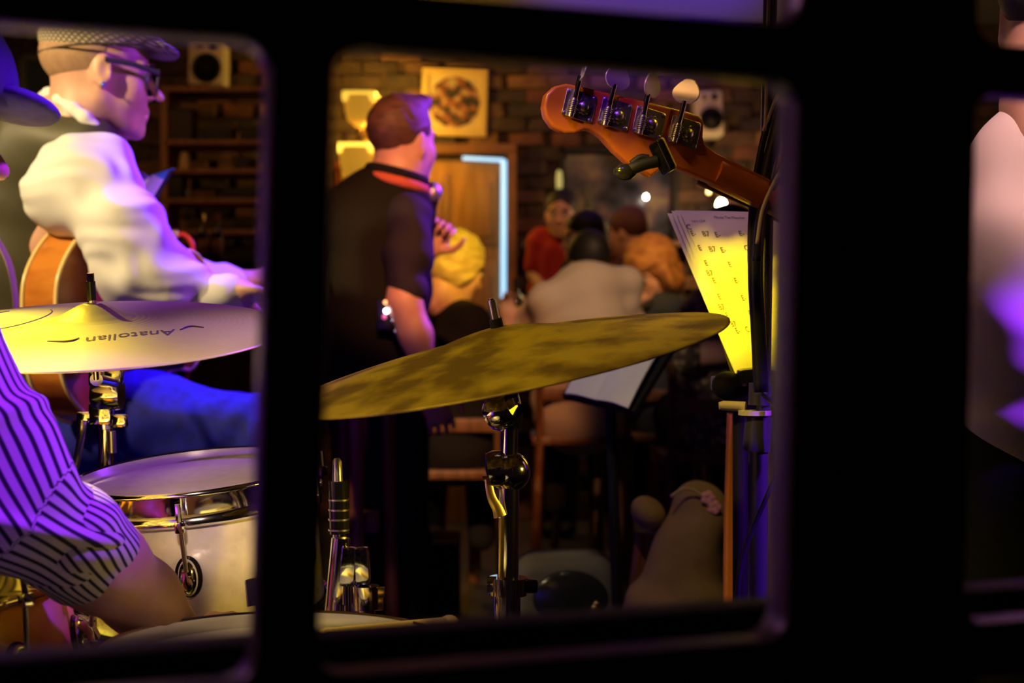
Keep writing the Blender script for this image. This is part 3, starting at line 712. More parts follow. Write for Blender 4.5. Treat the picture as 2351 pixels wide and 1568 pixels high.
def drum(name, M, Rd, depth, shell, label, hoop=M_chrome, lugs=(), badge=None, cat='drum', legs=3):
    t = thing(name, M.translation, label, cat)
    MB().lathe([(Rd * .955, -.012), (Rd * .955, -depth), (Rd * .93, -depth), (Rd * .93, -.012)], 72, M).build('shell', shell, t, True)
    MB().lathe([(0, -.008), (Rd * .5, -.0075), (Rd * .9, -.008), (Rd * .935, -.012), (Rd * .96, -.02)], 72, M).build('drumhead', M_head, t, True)
    hp = [(Rd * .965, .004), (Rd * .985, .006), (Rd * 1.0, .003), (Rd * .998, -.001), (Rd * .99, -.004), (Rd * .99, -.022), (Rd * 1.02, -.026), (Rd * 1.022, -.034), (Rd * 1.0, -.037), (Rd * .97, -.034), (Rd * .962, -.01), (Rd * .965, .004)]
    MB().lathe(hp, 96, M).build('rim_hoop', hoop, t, 50)
    MB().lathe([(r, -depth - z + .02) for r, z in hp], 96, M).build('bottom_hoop', hoop, t, 50)
    for a in lugs:
        T = M @ Matrix.Rotation(R(a), 4, 'Z') @ Matrix.Translation((Rd * .97, 0, 0))
        lg = MB().sphere((.004, 0, -.098), .02, 14, (.7, .62, 1.15)).xf(T).build('lug', M_chrome, t, True)
        MB().lathe([(.0145, 0), (.0165, .002), (.0165, .004), (.0, .004)], 24, T @ Matrix.Translation((-.004, 0, -.098)) @ Matrix.Rotation(R(90), 4, 'Y') @ Matrix.Diagonal((1.55, 1, 1, 1))).build('lug_gasket', M_blackgloss, lg)
        MB().tube([(.028, 0, -.03), (.016, 0, -.088)], .0028, 10).xf(T).build('tension_rod', M_satin, lg)
        MB().box((.03, 0, -.03), (.012, .012, .014), bev=.003).tube([(.031, 0, -.03), (.031, 0, -.002)], .0035, 8).xf(T).build('rod_claw', M_chrome, lg)
    for a in range(legs):
        w_ = R(20 + 120 * a); p = M @ Vector((Rd * .98 * math.cos(w_), Rd * .98 * math.sin(w_), -depth + .03)); g0 = M @ Vector((0, 0, -depth))
        MB().tube([p, Vector((p.x + (p.x - g0.x) * .15, p.y + (p.y - g0.y) * .15, 0))], .006, 10).build('leg', M_chrome, t)
    if badge is not None:
        T = M @ Matrix.Rotation(R(badge), 4, 'Z') @ Matrix.Translation((Rd * .955, 0, -.13))
        MB().box((0, 0, 0), (.004, .03, .034), bev=.0018).xf(T).build('badge', M_blackgloss, t)
    return t
def disc_frame(px, py, Y, view, roll):
    return Matrix.Translation(at(px, py, Y)) @ Matrix.Rotation(math.atan2(CY - py, F), 4, 'X') @ Matrix.Rotation(R(-roll), 4, 'Y') @ Matrix.Rotation(R(view), 4, 'X')
drum('tom_drum', disc_frame(449, 1086, 1.86, 11.3, 4.5), .159, .23, M_pearl, 'white pearl tom drum with chrome hoop beneath the lettered cymbal', lugs=(-85, -25, 35, 95, 155, 215), badge=-54)
snM = disc_frame(632, 1492, 1.38, 12.4, 0)
drum('snare_drum', snM, .172, .14, M_pearl, 'white-headed snare drum at the bottom, crossing behind the bar', lugs=(-60, -15, 30, 75, 120, 165, 210, 255))
M_orange = mat('orange_wood', (.62, .25, .045), .4, c2=(.5, .18, .03), scale=10)
drum('floor_tom', disc_frame(-175, 1312, 1.5, 11, 9), .148, .36, M_orange, 'orange wood floor tom with brass coloured hoop at lower left', hoop=mat('warm_hoop', (.85, .7, .4), .14, 1.), lugs=(-38, -80, -122, 5, 60, 120, 180))
# drum stand hardware under the tom and a bass drum below
bd = thing('bass_drum', (at(420, 0, 2.0).x, 2.5, .28), 'white pearl bass drum low behind the snare', 'drum')
T = Matrix.Translation((at(420, 0, 2.0).x, 2.3, .285)) @ Matrix.Rotation(R(-90), 4, 'X')
MB().lathe([(.25, 0), (.25, .4)], 64, T).build('shell', M_pearl, bd, True)
MB().lathe([(.0, .005), (.25, .005)], 64, T).build('batter_head', M_head, bd, True); MB().lathe([(.0, .395), (.25, .395)], 64, T).build('front_head', M_head, bd, True)
for z in (0, .38): MB().lathe([(.252, z - .01), (.268, z - .01), (.268, z + .03), (.252, z + .03), (.252, z - .01)], 64, T).build('hoop', M_blackgloss, bd, 40)
hc = thing('chrome_clamp', at(185, 1420, 1.66), 'jumble of chrome clamp hardware right of the orange floor tom', 'clamp')
MB().tube([at(160, 1395, 1.66), at(205, 1428, 1.68)], [.012, .01], 14).build('barrel', M_chrome, hc)
MB().box(at(170, 1440, 1.66), (.02, .02, .035), (0, .5, 0), .005).build('wing', M_chrome, hc)
MB().box(at(196, 1450, 1.67), (.026, .016, .03), (.3, -.4, 0), .005).build('jaw', M_chrome, hc)
MB().tube([at(205, 1420, 1.70), (at(205, 0, 1.72).x, 1.72, 0.0)], .009, 12).build('leg', M_chrome, hc)
# hardware between bar and stand: hi-hat style rod and tom clamp
h2 = thing('tom_clamp', at(815, 1330, 1.6), 'chrome tom mounting clamp just right of the centre bar', 'clamp')
for px, py, w_, h_, rt in ((800, 1300, 36, 90, .08), (832, 1298, 34, 86, -.06)):
    MB().box(at(px, py, 1.6), (w_ / F * 1.6, .022, h_ / F * 1.6), (0, rt, 0), .005).build('jaw', M_chrome, h2)
MB().tube([at(840, 1345, 1.59), at(842, 1398, 1.59)], .0145, 24).build('barrel', M_chrome, h2)
MB().box(at(873, 1360, 1.59), (.01, .008, .012), bev=.002).box(at(868, 1385, 1.59), (.012, .008, .016), bev=.002).build('wing_nut', M_brass, h2)
MB().tube([at(783, 1235, 1.62), at(776, 1420, 1.62)], [.011, .016], 16).build('post', M_chrome, h2)
MB().tube([at(842, 1398, 1.6), (at(842, 0, 1.6).x, 1.6, 0)], .01, 14).build('tube', M_chrome, h2)
h3 = thing('boom_rod', at(775, 1130, 1.66), 'dark ribbed stand post with a chrome cap right of the centre bar', 'stand')
MB().tube([at(773, 1052, 1.66), at(774, 1060, 1.66), at(775, 1108, 1.66)], [.003, .0055, .0065], 14).build('cap', M_satin, h3)
MB().tube([at(776, 1104, 1.66), at(780, 1225, 1.66)], .0115, 18).build('grip', M_blackgloss, h3)
for py in (1145, 1168, 1190, 1214): MB().tube([at(778, py, 1.66), at(778, py + 4, 1.66)], .0125, 18).build('ring', M_satin, h3)
MB().tube([at(780, 1225, 1.66), (at(780, 0, 1.66).x, 1.66, 0)], .008, 14).build('tube', M_chrome, h3)
hh = thing('splash_cymbal', at(932, 1450, 1.7), 'small pale cymbal whose edge shows just above the snare rim', 'cymbal')
MB().lathe([(0, .012), (.012, .011), (.02, .006), (.062, -.002), (.062, -.0035), (.02, .0045), (0, .01)], 48, disc_frame(916, 1444, 1.7, 12, -6)).build('disc', mat('pale_cymbal', (.8, .62, .45), .4, .3), hh, True)
MB().tube([at(916, 1452, 1.7), (at(916, 0, 1.7).x, 1.7, 0)], .007, 12).build('post', M_chrome, hh)
dk = thing('drumstick', at(1010, 1428, 1.5), 'golden drumstick tip beside the snare rim', 'drumstick')
a, b_ = at(965, 1432, 1.5), at(1036, 1424, 1.52); dd = (b_ - a)
MB().tube([a - dd * 3, a + dd * .8], [.007, .0045], 12).build('shaft', mat('stick_wood', (.75, .5, .2), .5), dk)
MB().sphere(b_ - dd * .06, .006, 8, (1.6, 1, 1)).build('tip', mat('stick_tip', (.85, .6, .15), .4), dk, True)
# ------------------------------------------------------------------ bass guitar
BY = 18.0
BO = at(1435, 270, 1.78); BM = Matrix.Translation(BO) @ Matrix.Rotation(R(BY), 4, 'Z') @ Matrix.Rotation(R(90), 4, 'X')   # local x right, y up, z toward camera
BI = BM.inverted()
def onplane(M, px, py, d=0.):
    """local 2-D coordinates where the photo point meets the plane z=d of M"""
    o = M.inverted() @ Vector((0, 0, H)); p = M.inverted() @ at(px, py, 1.) - o; t = (d - o.z) / p.z
    q = o + p * t; return (q.x, q.y)
hp = [(1249, 245), (1255, 216), (1275, 197), (1301, 191), (1336, 198), (1460, 227), (1579, 256), (1605, 265), (1617, 279), (1615, 314), (1620, 331), (1643, 349), (1724, 389), (1830, 441),
      (1830, 513), (1718, 459), (1672, 435), (1590, 400), (1545, 381), (1522, 386), (1495, 405), (1440, 372), (1411, 346), (1382, 314), (1366, 303), (1353, 297), (1342, 297), (1319, 307), (1296, 305), (1270, 291), (1254, 268)]
hp2 = [onplane(BM, *p) for p in hp]
def smooth2(P, lo, hi):
    return P
bg = thing('bass_guitar', BO, 'bass guitar headstock and neck seen from behind, maple with four tuning keys', 'guitar')
v, f = plate([hp2], .017, .0035, 3)
M_maple = mat('maple_amber', (.5, .13, .014), .35, c2=(.44, .11, .012), scale=5, spec=.5)
obj('headstock', [BM @ Vector((p.x, p.y, p.z - .0085)) for p in v], f, M_maple, bg, 50)
n0 = BM @ Vector((*onplane(BM, 1650, 393), -.012)); nd = (BM @ Vector((*onplane(BM, 1775, 452), -.012)) - n0).normalized()
MB().tube([n0 + nd * t for t in (0, .1, .3, .5, .66)], [.0205, .0215, .024, .026, .029], 24, flat=.9).build('neck', M_maple, bg)
fb = frame(n0 + nd * .3 + (BM.to_3x3() @ Vector((0, 0, -.018))), BM.to_3x3() @ Vector((0, 0, 1)), nd)
MB().box((0, 0, 0), (.62, .038, .007), bev=.002).xf(fb).build('fretboard', mat('rosewood', (.08, .03, .015), .5), bg)
bb = n0 + nd * .84; fbb = frame(bb + BM.to_3x3() @ Vector((0, 0, -.012)), BM.to_3x3() @ Vector((0, 0, 1)), nd)
bo = [(-.2, .06), (-.27, .1), (-.24, .15), (-.12, .145), (0, .12), (.12, .17), (.23, .15), (.26, 0), (.22, -.15), (.1, -.17), (0, -.125), (-.1, -.15), (-.19, -.14), (-.18, -.07), (-.13, 0)]
v, f = plate([[tuple(p.xy) for p in bez([Vector((*q, 0)) for q in bo + bo[:1]], 90)][:-1]], .04, .008, 3)
obj('body', [fbb @ p for p in v], f, mat('bass_body', (.05, .03, .02), .2), bg, 50)
M_key = mat('key_metal', (.85, .82, .85), .4, .75)
M_plate = mat('plate_metal', (.5, .42, .5), .32, 1., bump=.06, bscale=300)
tun = [((1329, 243), (1339, 245), (1309, 269), (1333, 175), (1338, 160), (34, 26), 78), ((1411, 262), (1419, 266), (1388, 289), (1411, 194), (1417, 177), (34, 29), 12),
       ((1489, 282), (1497, 285), (1468, 308), (1489, 213), (1496, 195), (25, 29), 35), ((1570, 304), (1579, 307), (1547, 327), (1572, 233), (1577, 211), (21, 28), -42)]
k = 1.78 / F; rot = R(-13.5)
for (pc_, gc, s0, s1, kc, ks, ya) in tun:
    L_ = lambda p, d: BM @ Vector((*onplane(BM, *p, d), d))
    m = thing('x', (0, 0, 0), None, None); bpy.data.objects.remove(m)
    px_, py_ = onplane(BM, *pc_)
    v, f = plate([rrect(-.0205, .0205, -.0175, .0175, .003)], .0025, .0008)
    T = BM @ Matrix.Translation((px_, py_, .0015)) @ Matrix.Rotation(rot, 4, 'Z')
    tp = obj('tuner_plate', [T @ p for p in v], f, M_plate, bg, 40)
    for sx, sy in ((-.017, .014), (-.017, -.014), (.017, .014), (.017, -.014)):
        MB().lathe([(.0024, 0), (.0024, .001), (.001, .0018), (0, .0018)], 12, T @ Matrix.Translation((sx, sy, .0012))).build('screw', M_satin, tp)
    gx, gy = onplane(BM, *gc, .003); G = BM @ Matrix.Translation((gx, gy, .0028)); gp = []
    for i in range(44): a = 2 * math.pi * i / 44; r = .0105 if i % 4 < 2 else .0088; gp.append((r * math.cos(a), r * math.sin(a)))
    v, f = plate([gp], .004, .0003, 0); obj('gear', [G @ (p + Vector((0, 0, .001))) for p in v], f, M_satin, tp, 30)
    MB().lathe([(.0065, .003), (.0055, .006), (.002, .008), (.0, .0082)], 20, G).build('gear_screw', M_satin, tp)
    a, b_ = L_(s0, .007), L_(s1, .007); dd = b_ - a
    MB().tube([a, a + dd * .45], .0042, 14).build('worm_housing', M_satin, tp)
    for i in range(7): q = a + dd * (.12 + .045 * i); MB().tube([q, q + dd * .018], .0054, 12).build('worm_thread', M_satin, tp)
    MB().tube([a + dd * .3, b_], .0036, 14).build('shaft', M_chrome, tp)
    # clover shaped key
    kx, ky = ks[0] * k, ks[1] * k; kw = max(kx, .017) if ya != 78 else .018
    kk = 34 * k
    out = []
    for i in range(48):
        a2 = 2 * math.pi * i / 48; r = 1 + .07 * math.cos(3 * (a2 - R(90))) + (.06 if math.sin(a2) > .9 else 0)
        if math.sin(a2) < -.75: r *= 1.05
        out.append((kk * .98 * r * math.cos(a2), 29 * k * r * math.sin(a2)))
    v, f = plate([out], .003, .0013, 3)
    axis = dd.normalized(); zk = Matrix.Rotation(R(ya), 3, axis) @ (BM.to_3x3() @ Vector((0, 0, 1)))
    K = frame(L_(kc, .007), zk, axis.cross(zk))
    # dish the paddle slightly
    obj('tuning_key', [K @ Vector((p.x, p.y, p.z + (p.x ** 2) * 6)) for p in v], f, M_key, tp, 60)
# clip-on tuner
ct = thing('clip_tuner', at(1500, 375, 1.76), 'black clip-on tuner clamped under the bass headstock', 'tuner')
v, f = plate([rrect(-.021, .021, -.0125, .0125, .005)], .009, .002)
T = frame(at(1520, 360, 1.745), (.82, .42, .38), (.42, 0, -.9))
obj('display', [T @ p for p in v], f, M_blackgloss, ct, 40)
v, f = plate([rrect(-.021, .021, -.0125, .0125, .004)], .0015, .0005)
obj('display_rim', [T @ (p + Vector((0, 0, .0055))) for p in v], f, mat('yellow_trim', (.8, .6, .15), .3), ct, 40)
MB().tube(bez([at(1510, 370, 1.75), at(1480, 377, 1.75), at(1450, 388, 1.75), at(1432, 397, 1.755)]), [.006] * 6 + [.0065] * 6 + [.008] * 7 + [.0095] * 99 if False else .0075, 14).build('arm', M_black, ct)
MB().sphere(at(1435, 395, 1.75), .0115, 12, (1.25, .8, .9)).build('clamp_pad', M_blackgloss, ct, True)
MB().tube(bez([at(1490, 363, 1.752), at(1470, 362, 1.752), at(1450, 376, 1.752)]), .0045, 10).build('clamp_lever', M_black, ct)

# ------------------------------------------------------------------ sheet music on its stand
def quad_sheet(name, cs, thick, m, par, bend=0., nx=8, ny=10):
    """cs: TL, TR, BR, BL world corners"""
    TL, TR, BR, BL = cs; n = (TR - TL).cross(BL - TL).normalized()
    if n.y > 0: n = -n
    vs = []; 
    for s in (0, 1):
        for j in range(ny + 1):
            for i in range(nx + 1):
                u, w = i / nx, j / ny
                p = (TL * (1 - u) + TR * u) * (1 - w) + (BL * (1 - u) + BR * u) * w
                vs.append(p + n * (bend * (math.sin(math.pi * u) + .6 * math.sin(math.pi * w)) - s * thick))
    N_ = (nx + 1) * (ny + 1); fs = []
    for j in range(ny):
        for i in range(nx):
            a = j * (nx + 1) + i; fs.append((a, a + nx + 1, a + nx + 2, a + 1)); fs.append((a + N_, a + 1 + N_, a + nx + 2 + N_, a + nx + 1 + N_))
    for j in range(ny): a = j * (nx + 1); fs.append((a, a + N_, a + nx + 1 + N_, a + nx + 1)); a += nx; fs.append((a, a + nx + 1, a + nx + 1 + N_, a + N_))
    for i in range(nx): fs.append((i, i + 1, i + 1 + N_, i + N_)); a = ny * (nx + 1) + i; fs.append((a, a + N_, a + 1 + N_, a + 1))
    o = obj(name, vs, fs, m, par, 40)
    return o, (lambda u, w, d=0.: (TL * (1 - u) + TR * u) * (1 - w) + (BL * (1 - u) + BR * u) * w + n * (bend * (math.sin(math.pi * u) + .6 * math.sin(math.pi * w)) + d))
sm = thing('sheet_music', at(1700, 850, 2.0), 'thick pack of sheet music with handwritten chords, half lit yellow', 'sheet music')
def corners(l0, l1, y): return (at(*l0, 2.08 + y), at(1850, 492, 2.02 + y), at(1905, 835, 1.93 + y), at(*l1, 2.0 + y))
for i, (l0, l1, nm) in enumerate((((1532, 490), (1690, 862), 'back_page'), ((1541, 484), (1697, 860), 'page'), ((1550, 483), (1712, 856), 'page'), ((1560, 485), (1727, 845), 'front_page'))):
    sh, fn_ = quad_sheet(nm, corners(l0, l1, .012 * (3 - i)), .0012 if i > 0 else .008, M_paper, sm, .004)
def sheet_text(s, px, py, size, slant=0.):
    M_inv = None
    # find u, w of the pixel by Newton steps on the front page
    u, w = .3, .3
    for _ in range(12):
        p = fn_(u, w); q = lambda p: ((p.x / p.y) * F + CX, CY - (p.z - H) / p.y * F)
        a = q(p); b1 = q(fn_(u + .01, w)); b2 = q(fn_(u, w + .01)); J = np.array([[(b1[0] - a[0]) / .01, (b2[0] - a[0]) / .01], [(b1[1] - a[1]) / .01, (b2[1] - a[1]) / .01]])
        d = np.linalg.solve(J, np.array([px - a[0], py - a[1]])); u += d[0]; w += d[1]
    v, f = text_mesh(s, 1.0); cs = math.cos(slant); sn = math.sin(slant)
    o = obj('writing', [fn_(u + (p.x * cs - p.y * sn) * size / .21, w - (p.y * cs + p.x * sn) * size / .25, .0012) for p in v], f, M_ink, sh_front, False)
sh_front = sh
sheet_text('Minnie The Moocher', 1675, 500, .0062)
sheet_text('Intro 1234', 1604, 508, .0055)
for s, x, y in (('C', 1582, 522), ('E-', 1592, 537), ('B7', 1621, 538), ('E-', 1648, 540), ('E-', 1703, 537), ('E', 1607, 570), ('B7', 1636, 573), ('E-', 1661, 575), ('C', 1714, 570),
                ('E', 1622, 605), ('E', 1676, 608), ('B7', 1630, 628), ('E', 1640, 645), ('E-', 1692, 645), ('E', 1652, 682), ('E-', 1708, 685), ('B7', 1657, 706), ('E', 1670, 725), ('E', 1722, 720), ('B7', 1684, 745), ('E-', 1694, 760), ('C', 1716, 757)):
    sheet_text(s, x, y, .0125)
# the stand that holds it, its pole and hanging cables
MP = mat('black_pole', (.05, .045, .08), .35, spec=.8)
stp = thing('microphone_stand', (at(1740, 0, 1.9).x, 1.9, 0), 'tall black pole stand catching violet light, right edge of central opening', 'stand')
Yp = 1.9; base = Vector((at(1737, 0, Yp).x, Yp, 0.02))
MB().tube([at(1743, 985, Yp), base], .0125, 20).build('lower_tube', MP, stp)
MB().tube([at(1778, -420, Yp), at(1765, 150, Yp), at(1752, 985, Yp)], .0095, 20).build('upper_tube', MP, stp)
MB().tube([at(1746, 880, Yp), at(1744, 930, Yp)], .0155, 20).build('clutch', MP, stp)
MB().tube([at(1742, 958, Yp), at(1736, 1035, Yp)], .0185, 20).build('grip', MP, stp)
MB().lathe([(0, 0), (.022, 0), (.022, .006), (0, .006)], 24, Matrix.Translation(at(1733, 953, Yp))).build('pale_ring', mat('pale_ring', (.75, .7, .5), .4), stp)
MB().lathe([(.0, .03), (.02, .03), (.14, .012), (.15, 0), (0, 0)], 40, Matrix.Translation(base - Vector((0, 0, .02)))).build('base', M_black, stp)
mk = thing('sheet_stand', (at(1690, 0, 2.0).x, 2.02, 0), 'black clamp and desk holding the sheet music at the pole', 'music stand')
MB().box(at(1722, 866, 1.97), (.035, .035, .026), (0, -.1, 0), .008).build('clamp', M_blackgloss, mk)
MB().sphere(at(1670, 885, 1.98), .02, 12, (1.1, .8, 1)).build('knob', M_black, mk, True)
MB().box(at(1640, 880, 1.99), (.008, .02, .02), bev=.003).build('washer', M_satin, mk)
MB().box(at(1700, 905, 1.99), (.05, .025, .05), bev=.01).build('bracket', M_black, mk)
dk_, _ = quad_sheet('desk', tuple(p + Vector((0, .06, 0)) for p in corners((1600, 560), (1700, 880), 0)), .003, M_black, mk)
MB().tube([at(1700, 905, 2.0), (at(1700, 0, 2.03).x, 2.03, 0.01)], .011, 14).build('post', M_black, mk)
rd = MB().tube([at(1651, 932, 1.93), at(1660, 931, 1.93), at(1712, 934, 1.92)], [.005, .0065, .007], 14).build('pale_rod', mat('pale_rod', (.62, .52, .42), .5), None)
tag(rd, 'short pale rod sticking out left of the black pole', 'rod')
pk = MB(); pkp = [(1676, 950), (1706, 955), (1708, 1060), (1712, 1075), (1706, 1090), (1704, 1200), (1690, 2235), (1662, 2235), (1668, 1200)]
v, f = plate([[(at(x, y, 2.25).x, at(x, y, 2.25).z) for x, y in pkp]], .03, .004)
o = obj('wooden_upright', [Vector((p.x, 2.27 + p.z, p.y)) for p in v], f, mat('orange_board', (.75, .26, .03), .5, c2=(.6, .2, .03), scale=12, stretch=(1, 1, .3)), None, 40)
tag(o, 'orange wooden upright edge left of the black pole', 'board')
M_cable = mat('black_cable', (.02, .02, .03), .3, spec=.6)
def cable(pts, r, label, m=M_cable, name='cable', grp='cables on the pole stand'):
    o = MB().tube(bez(pts, 40), r, 12).build(name, m, None, True); tag(o, label, 'cable', grp); return o
Yc = 1.86
cable([at(1790, -400, Yc), at(1835, -150, Yc), at(1812, 150, Yc), at(1778, 230, Yc), at(1748, 340, Yc), at(1728, 460, Yc), at(1724, 600, Yc), at(1733, 720, Yc), at(1736, 860, Yc)], .0045, 'outermost black cable bowing left of the pole')
cable([at(1786, -380, Yc), at(1850, -100, Yc), at(1822, 190, Yc), at(1796, 260, Yc), at(1765, 380, Yc), at(1742, 500, Yc), at(1734, 620, Yc), at(1741, 760, Yc), at(1748, 900, Yc)], .010, 'thick inner black cable looping beside the pole')
cable([at(1784, -390, Yc), at(1870, 0, Yc), at(1830, 300, Yc), at(1800, 380, Yc - .02), at(1768, 440, Yc - .02), at(1745, 505, Yc - .02), at(1738, 600, Yc - .02)], .006, 'black cable crossing the pole at mid height')
cable([at(1748, 900, Yc + .02), at(1800, 960, Yc), at(1800, 1060, Yc), at(1770, 1120, Yc - .03), at(1730, 1210, Yc - .03), at(1700, 1300, Yc - .03), at(1690, 1420, Yc - .03)], .0035, 'thin black cable slanting down across the lower pole')
M_shine = mat('cable_shine', (.5, .42, .34), .6)  # pale colour for thin tubes that imitate shine on the cables
cable([at(1780, -380, Yc), at(1768, -100, Yc - .03), at(1760, 168, Yc - .05), at(1759, 230, Yc - .05), at(1756, 300, Yc - .05)], .0022, 'short upright beige line of modelled cable shine at the top of the pole', M_shine, 'strap')
cable([at(1784, -380, Yc), at(1815, 0, Yc - .03), at(1796, 180, Yc - .05), at(1776, 240, Yc - .05), at(1752, 300, Yc - .05)], .0022, 'beige line of modelled cable shine slanting away from the upright one', M_shine, 'strap')
cable([at(1790, -380, Yc), at(1850, 100, Yc - .04), at(1805, 375, Yc - .05), at(1785, 405, Yc - .05), at(1752, 478, Yc - .05), at(1738, 560, Yc - .05)], .0026, 'beige line of modelled shine crossing the black cables at mid height', M_shine, 'strap')

# second music stand with white pages
ms = thing('music_stand', (at(1420, 0, 3.1).x, 3.1, 0), 'black music stand with tilted desk behind the bronze cymbal', 'music stand')
desk, _ = quad_sheet('desk', (at(1385, 735, 3.25), at(1556, 780, 3.05), at(1455, 945, 2.9), at(1290, 908, 3.1)), .012, M_black, ms)
MB().tube([at(1400, 900, 3.05), (at(1420, 0, 3.1).x, 3.1, .35)], .012, 14).build('post', M_black, ms)
for a in (60, 170, 290): MB().tube([(at(1420, 0, 3.1).x, 3.1, .4), (at(1420, 0, 3.1).x + .17 * math.cos(R(a)), 3.1 + .17 * math.sin(R(a)), .012)], .01, 8).build('leg', M_black, ms)
pg = thing('open_music_book', at(1400, 870, 3.0), 'open white music pages on the black tilted stand', 'book')
quad_sheet('left_page', (at(1383, 740, 3.22), at(1450, 757, 3.14), at(1366, 917, 2.98), at(1297, 902, 3.07)), .003, M_paper, pg, .004)
quad_sheet('right_page', (at(1451, 757, 3.14), at(1528, 778, 3.04), at(1441, 936, 2.89), at(1367, 917, 2.98)), .003, M_paper, pg, .006)

# ------------------------------------------------------------------ people
M_vest = mat('olive_vest', (.075, .068, .035), .55, c2=(.05, .046, .025), scale=7, bump=.3, bscale=300)
M_jeans = mat('blue_jeans', (.006, .008, .34), .85, c2=(.003, .004, .18), scale=40, bump=.3, bscale=800)
def person(px, Y, label, group=None): return thing('person', (at(px, 0, Y).x, Y, 0), label, 'person', group)
def eyes(M, par):
    for y in (-1, 1):
        e = MB().sphere((.079, y * .031, 0.), .0115, 10).xf(M).build('eye', mat('eye_white', (.75, .72, .7), .2), par, True)
        MB().lathe([(0, .0122), (.0055, .0112), (.0062, .0095)], 14, M @ Matrix.Translation((.079, y * .031, 0)) @ Matrix.Rotation(R(90), 4, 'Y')).build('iris', mat('iris', (.03, .02, .015), .2), e, True)
        MB().tube(bez([M @ Vector(p) for p in ((.096, y * .016, .021), (.094, y * .034, .026), (.082, y * .052, .02))], 8), .003, 6).build('eyebrow', mat('brow_hair', (.06, .035, .02), .9), par, True)

# --- guitarist
G = person(120, 3.1, 'guitarist in a checked flat cap, glasses, white shirt and dark vest, seen from behind', None)
hM = yawm(at(232, 168, 3.0), 24, 5, 0, 1.06)
S = SDF(.02); head(S, hM, nose=1.2)
S.use(Matrix())
S.cap(at(205, 200, 3.02), .062, at(165, 310, 3.05), .075, k=.04)
S.chain([at(160, 340, 3.06), at(120, 560, 3.08), at(115, 800, 3.12), at(150, 950, 3.15)], [.12, .13, .12, .13])
S.chain([at(200, 400, 2.94), at(300, 590, 2.86), at(470, 672, 2.86), at(530, 665, 2.86)], [.05, .045, .033, .026], k=.02)
S.chain([at(190, 420, 3.28), at(400, 650, 3.40), at(590, 650, 3.45)], [.05, .045, .03], k=.02)
S.chain([at(170, 960, 3.1), at(620, 1005, 3.0), at(640, 1400, 3.0)], [.085, .06, .045]); S.chain([at(170, 960, 3.24), at(600, 990, 3.4), at(640, 1420, 3.4)], [.085, .06, .045])
hand(S, frame(at(530, 668, 2.86), (.1, .25, .95), (1, .1, .12)), 22, 4)
hand(S, frame(at(590, 650, 3.45), (.0, 1., .2), (1, -.2, .1)), 45, 3)
S.build('body', M_skin, G, h=.0055)
# cap
def cap_fn(N, L, b, tc):
    outs = []
    for ang in (35, -50):
        mp = N.new('ShaderNodeMapping'); mp.inputs['Rotation'].default_value = (0, R(ang), R(20)); L.new(tc.outputs['Object'], mp.inputs[0])
        w = N.new('ShaderNodeTexWave'); w.inputs['Scale'].default_value = 36; w.inputs['Distortion'].default_value = .3; L.new(mp.outputs[0], w.inputs['Vector']); outs.append(w.outputs['Fac'])
    m = N.new('ShaderNodeMath'); m.operation = 'MULTIPLY'; L.new(outs[0], m.inputs[0]); L.new(outs[1], m.inputs[1])
    r = N.new('ShaderNodeValToRGB'); e = r.color_ramp.elements
    e[0].position = .05; e[0].color = (.16, .13, .09, 1); e[1].position = .5; e[1].color = (.62, .54, .38, 1)
    L.new(m.outputs[0], r.inputs[0]); L.new(r.outputs[0], b.inputs['Base Color'])
M_cap = mat('checked_tweed', (.3, .26, .2), .9, fn=cap_fn)
S = SDF(.02); S.use(hM)
S.ell((-.018, 0, .062), (.108, .089, .062)).ell((.035, 0, .082), (.095, .085, .034), rot=(0, 14, 0)).cap((-.05, 0, .05), .062, (-.04, 0, .03), .058)
S.plane((-.03, 0, .035), (.17, 0, -1)); 
S.build('flat_cap', M_cap, G, h=.004)
S = SDF(.01); S.use(hM); S.ell((.1, 0, .066), (.05, .07, .012), rot=(0, 12, 0)).cap((.05, 0, .078), .02, k=.03); S.build('cap_peak', M_cap, G, h=.004)
MB().tube(bez([hM @ Vector(p) for p in ((.06, -.083, .053), (0, -.0935, .042), (-.07, -.08, .029), (-.121, 0, .021), (-.07, .08, .029), (.06, .083, .053))], 40), .0025, 6).build('cap_band', mat('dark_band', (.05, .035, .02), .8), G, True)
# short hair at the back of the head
S = SDF(.01); S.use(hM); S.ell((-.022, 0, .03), (.1, .0795, .075), k=.01).plane((-.01, 0, -.03), (.35, 0, -1), k=.01).plane((.0, 0, 0), (1, 0, -.1), k=.01)
S.build('cropped_hair', mat('cropped_hair', (.42, .26, .15), .8, c2=(.36, .2, .12), scale=60), G, h=.004)
